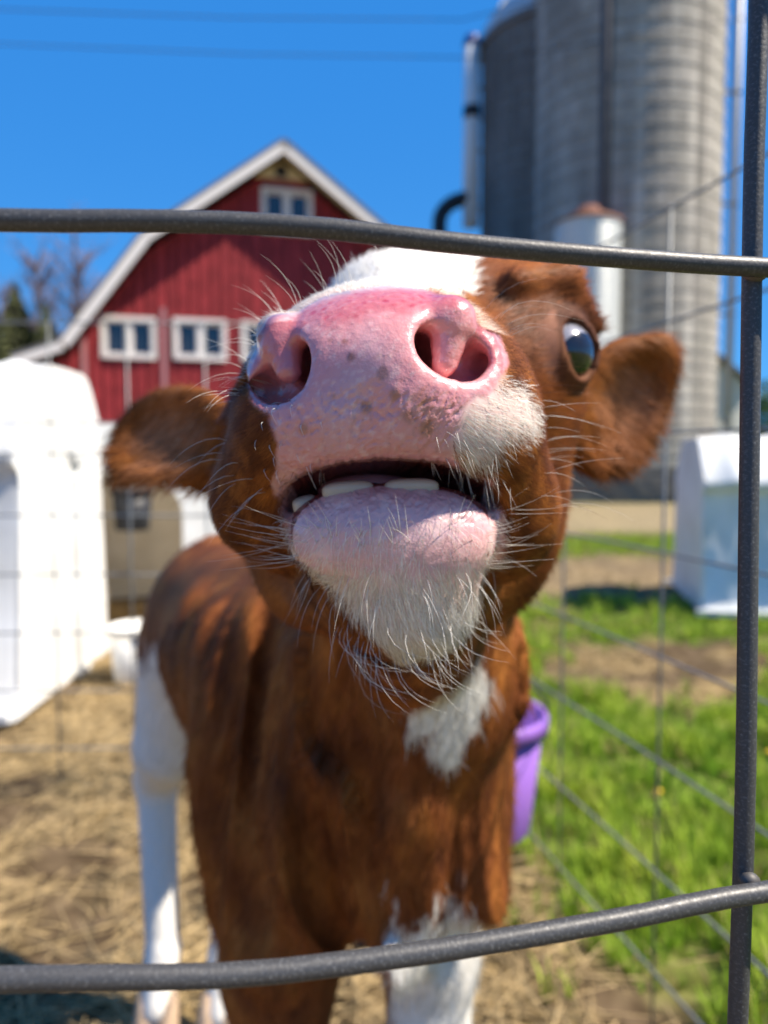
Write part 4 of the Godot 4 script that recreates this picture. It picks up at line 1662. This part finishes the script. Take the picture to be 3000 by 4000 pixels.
func build_hutches() -> void:
	hutch(Vector3(-1.29, 0, -3.08), deg_to_rad(92.0), 0.86, 1.02, 1.35, false, "white calf hutch nearest on the left, its sunlit end towards the calf")
	hutch(Vector3(-1.30, 0, -3.75), deg_to_rad(22.0), 1.02, 0.88, 1.3, true, "open white calf hutch with a tan inside, behind the calf's ear")
	hutch(Vector3(-1.75, 0, -4.25), deg_to_rad(90.0), 0.95, 1.15, 1.35, false, "white calf hutch at the left edge, behind the nearest one")
	hutch(Vector3(3.28, 0, -4.72), deg_to_rad(78.0), 1.0, 0.86, 1.32, false, "white calf hutch in blue shade behind the upright wire on the right")
	var w := thing("white_pail", "small white pail standing on straw behind the calf's hind leg", "pail", Vector3(-1.0, 0.0, -3.1))
	pail(w, 0.095, 0.115, 0.22, M.pail_white)
	var black := thing("black_feed_pail", "black feed pail hung inside the open hutch with the tan inside", "pail", Vector3(-1.2, 0.56, -3.66))
	pail(black, 0.075, 0.095, 0.2, M.black_plastic)
	part("hanger", tube(PackedVector3Array([Vector3(-0.095, 0.195, 0), Vector3(-0.05, 0.32, 0), Vector3(0.05, 0.32, 0), Vector3(0.095, 0.195, 0)]), PackedFloat32Array([0.003]), 6), M.side_wire, black)
	var b := thing("purple_bucket", "purple plastic bucket hung on the side fence behind the calf's neck", "bucket", Vector3(0.178, 0.18, -1.45))
	pail(b, 0.10, 0.128, 0.225, M.purple)
	var hook := PackedVector3Array()
	for k in 13:
		var t := PI * k / 12.0
		hook.append(Vector3(cos(t) * 0.137, 0.215 + sin(t) * 0.1, sin(t) * 0.03))
	part("handle", tube(hook, PackedFloat32Array([0.003]), 6), M.wire, b)

func pail(p: Node3D, r0: float, r1: float, h: float, mat: Material) -> void:
	part("side", lathe(PackedVector2Array([Vector2(0.0, 0.0), Vector2(r0, 0.0), Vector2(r0 + 0.004, 0.006), Vector2(r1, h), Vector2(r1 - 0.004, h), Vector2(r0, 0.008), Vector2(0.0, 0.008)]), 40), mat, p)
	part("rim", lathe(PackedVector2Array([Vector2(r1, h - 0.028), Vector2(r1 + 0.008, h - 0.028), Vector2(r1 + 0.008, h - 0.004), Vector2(r1 + 0.003, h + 0.003), Vector2(r1 - 0.003, h + 0.001)]), 40), mat, p)

# ---------------------------------------------------------------- wire panels
func bend(points: PackedVector3Array, steps: int) -> PackedVector3Array:
	var c := Curve3D.new()
	for i in points.size():
		var t := (points[mini(i + 1, points.size() - 1)] - points[maxi(i - 1, 0)]) / 6.0
		c.add_point(points[i], -t, t)
	var out := PackedVector3Array()
	var length := c.get_baked_length()
	for k in steps + 1:
		out.append(c.sample_baked(length * k / steps, true))
	return out

func build_fences() -> void:
	var front := thing("wire_panel", "heavy grey welded wire panel right before the calf's nose", "fence panel", Vector3(0.0, 0.0, -0.19), 0.0, "wire panels round the pen")
	var off := Vector3(0, 0, 0.19)
	var rad := PackedFloat32Array([0.00278])
	# level wires: the two in view were bent by the animals
	var upper := PackedVector3Array([Vector3(-0.62, 0.941, -0.135), Vector3(-0.30, 0.939, -0.168), Vector3(-0.0926, 0.9384, -0.1896), Vector3(-0.0573, 0.9399, -0.1950), Vector3(-0.0201, 0.9404, -0.2015), Vector3(0.0209, 0.9378, -0.2076), Vector3(0.0635, 0.9362, -0.2149), Vector3(0.1090, 0.9353, -0.2224), Vector3(0.31, 0.934, -0.248), Vector3(0.62, 0.934, -0.278)])
	var lower := PackedVector3Array([Vector3(-0.62, 0.766, -0.117), Vector3(-0.30, 0.767, -0.147), Vector3(-0.0857, 0.7649, -0.1647), Vector3(-0.0357, 0.7603, -0.1729), Vector3(0.0001, 0.7595, -0.1803), Vector3(0.0197, 0.7596, -0.1846), Vector3(0.0607, 0.7605, -0.1942), Vector3(0.1069, 0.7611, -0.2069), Vector3(0.31, 0.763, -0.238), Vector3(0.62, 0.764, -0.268)])
	for w in [upper, lower]:
		var moved := PackedVector3Array()
		for p in w:
			moved.append(p + off)
		part("level_wire", tube(bend(moved, 90), rad, 16), M.wire, front)
	for y in [0.07, 0.23, 0.40, 0.58, 1.11]:
		part("level_wire", tube(PackedVector3Array([Vector3(-0.62, y, 0.066), Vector3(0.0, y, -0.004), Vector3(0.62, y, -0.082)]), rad, 12), M.wire, front)
	var upright := PackedVector3Array([Vector3(0.108, 1.115, -0.234), Vector3(0.1080, 1.0130, -0.2304), Vector3(0.1070, 0.9731, -0.2285), Vector3(0.1069, 0.9390, -0.2276), Vector3(0.1058, 0.8666, -0.2227), Vector3(0.1038, 0.7871, -0.2155), Vector3(0.1020, 0.7211, -0.2120), Vector3(0.101, 0.4, -0.213), Vector3(0.101, 0.04, -0.213)])
	var moved2 := PackedVector3Array()
	for p in upright:
		moved2.append(p + off)
	part("upright_wire", tube(bend(moved2, 60), rad, 16), M.wire, front)
	for s in [[-0.615, 0.06], [-0.40, 0.036], [-0.18, 0.012], [0.33, -0.056], [0.615, -0.088]]:
		part("upright_wire", tube(PackedVector3Array([Vector3(s[0], 0.05, s[1] - 0.006), Vector3(s[0], 1.115, s[1] - 0.006)]), rad, 12), M.wire, front)
	# weld beads where the wires cross in view
	part("weld", lump(Vector3(0.0036, 0.003, 0.0036), 10, 8), M.weld, front, Vector3(0.1069, 0.9348, -0.2252) + off)
	part("weld", lump(Vector3(0.0030, 0.0022, 0.0030), 10, 8), M.weld, front, Vector3(0.1033, 0.7622, -0.2105) + off)
	# the pen's side panel, running back on the right
	var side := thing("wire_panel", "thin wire panel running back along the grass on the right", "fence panel", Vector3(0.18, 0, -2.0), 0.0, "wire panels round the pen")
	var d := Vector3(0.24, 0, 1.0)
	for y in [0.13, 0.28, 0.445, 0.6, 0.75, 0.92, 1.08, 1.235]:
		var sag := rng.randf_range(-0.006, 0.006)
		part("level_wire", tube(PackedVector3Array([Vector3(0, y, 0), d * 0.8 + Vector3(0, y + sag, 0), d * 1.4 + Vector3(0, y - sag, 0), d * 2.2 + Vector3(0, y, 0)]), PackedFloat32Array([0.0021]), 8), M.side_wire, side)
	for t in [0.0, 0.3, 0.6, 0.9, 1.2, 1.5, 1.8, 2.1]:
		part("upright_wire", tube(PackedVector3Array([d * t + Vector3(0.005, 0.03, 0), d * t + Vector3(0.005, 1.24, 0)]), PackedFloat32Array([0.0021]), 8), M.side_wire, side)
	# the back panel, before the hutches on the left
	var back := thing("wire_panel", "wire panel across the back of the pen, before the left hutches", "fence panel", Vector3(-0.8, 0, -2.0), 0.0, "wire panels round the pen")
	for y in [0.12, 0.275, 0.43, 0.585, 0.74, 0.9, 0.98, 1.235]:
		part("level_wire", tube(PackedVector3Array([Vector3(-1.3, y, 0.02), Vector3(0.0, y + 0.004, 0), Vector3(0.98, y, 0)]), PackedFloat32Array([0.0026]), 8), M.side_wire, back)
	for k in 12:
		var x := -1.26 + 0.2 * k
		part("upright_wire", tube(PackedVector3Array([Vector3(x, 0.03, 0.005), Vector3(x, 1.24, 0.005)]), PackedFloat32Array([0.0026]), 8), M.side_wire, back)

# ---------------------------------------------------------------- materials
var M := {}

func make_materials() -> void:
	var skin := paint(Color.WHITE, 0.34, 0.5)
	skin.vertex_color_use_as_albedo = true
	skin.subsurf_scatter_enabled = true
	skin.subsurf_scatter_strength = 0.07
	skin.clearcoat_enabled = true
	skin.clearcoat = 0.8
	skin.clearcoat_roughness = 0.11
	skin.heightmap_enabled = true
	skin.heightmap_scale = 0.012
	skin.heightmap_texture = noise_texture(0.035, FastNoiseLite.TYPE_CELLULAR, Color(0.1, 0.1, 0.1), Color(1, 1, 1), 3, 512, 8)
	triplanar(skin, 50.0)
	M.skin = skin
	var coat_ := paint(Color.WHITE, 0.75, 0.3)
	coat_.vertex_color_use_as_albedo = true
	M.coat = coat_
	var hair := paint(Color.WHITE, 0.55, 0.28)
	hair.vertex_color_use_as_albedo = true
	hair.backlight_enabled = true
	hair.backlight = Color(0.62, 0.62, 0.62)
	M.hair = hair
	var whisker := paint(Color.WHITE, 0.35, 0.5)
	whisker.vertex_color_use_as_albedo = true
	M.whisker = whisker
	var sclera := paint(lin(0.24, 0.235, 0.27), 0.25)
	sclera.clearcoat_enabled = true
	sclera.clearcoat = 1.0
	sclera.clearcoat_roughness = 0.04
	M.sclera = sclera
	var iris := paint(lin(0.012, 0.010, 0.012), 0.12)
	iris.clearcoat_enabled = true
	iris.clearcoat = 1.0
	iris.clearcoat_roughness = 0.03
	M.iris = iris
	M.tooth = paint(lin(0.46, 0.41, 0.33), 0.3)
	M.tongue = paint(lin(0.42, 0.16, 0.18), 0.35)
	M.hoof = paint(lin(0.42, 0.30, 0.20), 0.6)
	M.ground = paint(Color.WHITE, 0.95, 0.2)
	M.ground.vertex_color_use_as_albedo = true
	M.ground.albedo_texture = noise_texture(0.02, FastNoiseLite.TYPE_SIMPLEX_SMOOTH, Color(0.62, 0.6, 0.58), Color(1, 1, 1), 5, 512, 2, PackedFloat32Array([0.2, 0.8]))
	M.ground.uv1_triplanar = true
	M.ground.uv1_world_triplanar = true
	M.ground.uv1_scale = Vector3(1.1, 1.1, 1.1)
	for g in ["straw", "grass", "stave"]:
		var m := paint(Color.WHITE, 0.75 if g != "stave" else 0.9, 0.3)
		m.vertex_color_use_as_albedo = true
		M[g] = m
	M.grass.backlight_enabled = true
	M.grass.backlight = Color(0.5, 0.55, 0.2)
	M.stem = paint(lin(0.1, 0.2, 0.04), 0.7)
	M.dandelion = paint(lin(0.75, 0.5, 0.02), 0.7)
	var k := 0
	for tone in [1.0, 0.9, 1.1]:
		var m := paint(lin(0.36 * tone, 0.038 * tone, 0.044 * tone), 0.62, 0.35)
		m.albedo_texture = noise_texture(0.012, FastNoiseLite.TYPE_SIMPLEX_SMOOTH, Color(0.8, 0.78, 0.78), Color(1, 1, 1), 4, 256, 31 + k)
		triplanar(m, 0.7)
		M[["barn_a", "barn_b", "barn_c"][k]] = m
		k += 1
	M.barn_dark = paint(lin(0.12, 0.012, 0.014), 0.8)
	M.pale_red = paint(lin(0.42, 0.19, 0.2), 0.7)
	M.trim = paint(lin(0.72, 0.68, 0.64), 0.6)
	M.soffit = paint(lin(0.62, 0.52, 0.40), 0.7)
	M.cream = paint(lin(0.66, 0.56, 0.34), 0.7)
	M.roof = paint(lin(0.10, 0.095, 0.095), 0.8)
	M.dark = paint(lin(0.018, 0.018, 0.022), 0.6)
	var window := paint(lin(0.018, 0.02, 0.024), 0.04, 1.0)
	M.window = window
	M.hoop = paint(lin(0.2, 0.19, 0.18), 0.7, 0.4, 0.3)
	M.dome = paint(lin(0.55, 0.57, 0.58), 0.45, 0.5, 0.3)
	M.pipe = paint(lin(0.3, 0.31, 0.33), 0.5, 0.5, 0.3)
	M.chute = paint(lin(0.085, 0.08, 0.078), 0.85)
	M.white_pipe = paint(lin(0.72, 0.72, 0.70), 0.5)
	M.blue_cap = paint(lin(0.02, 0.05, 0.22), 0.5)
	M.galvanised = paint(lin(0.60, 0.61, 0.58), 0.42, 0.5, 0.35)
	M.rust = paint(lin(0.30, 0.12, 0.07), 0.85)
	M.rust.albedo_texture = noise_texture(0.03, FastNoiseLite.TYPE_SIMPLEX_SMOOTH, Color(0.55, 0.5, 0.5), Color(1, 1, 1), 4, 256, 41)
	triplanar(M.rust, 3.0)
	M.cable = paint(lin(0.05, 0.05, 0.055), 0.6)
	M.shed_white = paint(lin(0.62, 0.6, 0.53), 0.8)
	M.block_a = paint(lin(0.1, 0.095, 0.085), 0.95)
	M.block_b = paint(lin(0.15, 0.14, 0.12), 0.95)
	M.bark = paint(lin(0.13, 0.11, 0.1), 0.95)
	M.twig = paint(lin(0.17, 0.125, 0.14), 0.95)
	M.needles = paint(lin(0.075, 0.085, 0.028), 0.9)
	M.leaves = paint(lin(0.10, 0.16, 0.03), 0.8)
	var plastic := paint(lin(0.80, 0.81, 0.80), 0.45, 0.45)
	plastic.albedo_texture = noise_texture(0.01, FastNoiseLite.TYPE_SIMPLEX_SMOOTH, Color(0.9, 0.89, 0.87), Color(1, 1, 1), 4, 256, 51)
	triplanar(plastic, 1.3)
	M.plastic = plastic
	var thin := plastic.duplicate()
	thin.backlight_enabled = true
	thin.backlight = Color(1.0, 0.93, 0.82)
	M.plastic_thin = thin
	M.pail_white = paint(lin(0.78, 0.77, 0.72), 0.4)
	M.purple = paint(lin(0.25, 0.115, 0.44), 0.42, 0.45)
	M.black_plastic = paint(lin(0.014, 0.014, 0.016), 0.5)
	# drawn steel, dull and scuffed, with pale flecks of oxide and dried dirt
	var wire := paint(Color.WHITE, 0.6, 0.45, 0.15)
	wire.albedo_texture = noise_texture(0.06, FastNoiseLite.TYPE_SIMPLEX_SMOOTH, lin(0.05, 0.05, 0.052), lin(0.18, 0.18, 0.18), 5, 512, 61, PackedFloat32Array([0.56, 1.0]))
	wire.roughness_texture = noise_texture(0.03, FastNoiseLite.TYPE_SIMPLEX_SMOOTH, Color(0.55, 0.55, 0.55), Color(1, 1, 1), 4, 512, 62)
	wire.normal_enabled = true
	var rough := noise_texture(0.05, FastNoiseLite.TYPE_SIMPLEX_SMOOTH, Color.BLACK, Color.WHITE, 3, 512, 63)
	rough.as_normal_map = true
	rough.bump_strength = 3.0
	wire.normal_texture = rough
	wire.normal_scale = 0.22
	triplanar(wire, 26.0)
	M.wire = wire
	M.side_wire = paint(lin(0.2, 0.21, 0.21), 0.5, 0.5, 0.4)
	M.weld = paint(lin(0.09, 0.085, 0.08), 0.6, 0.5, 0.4)
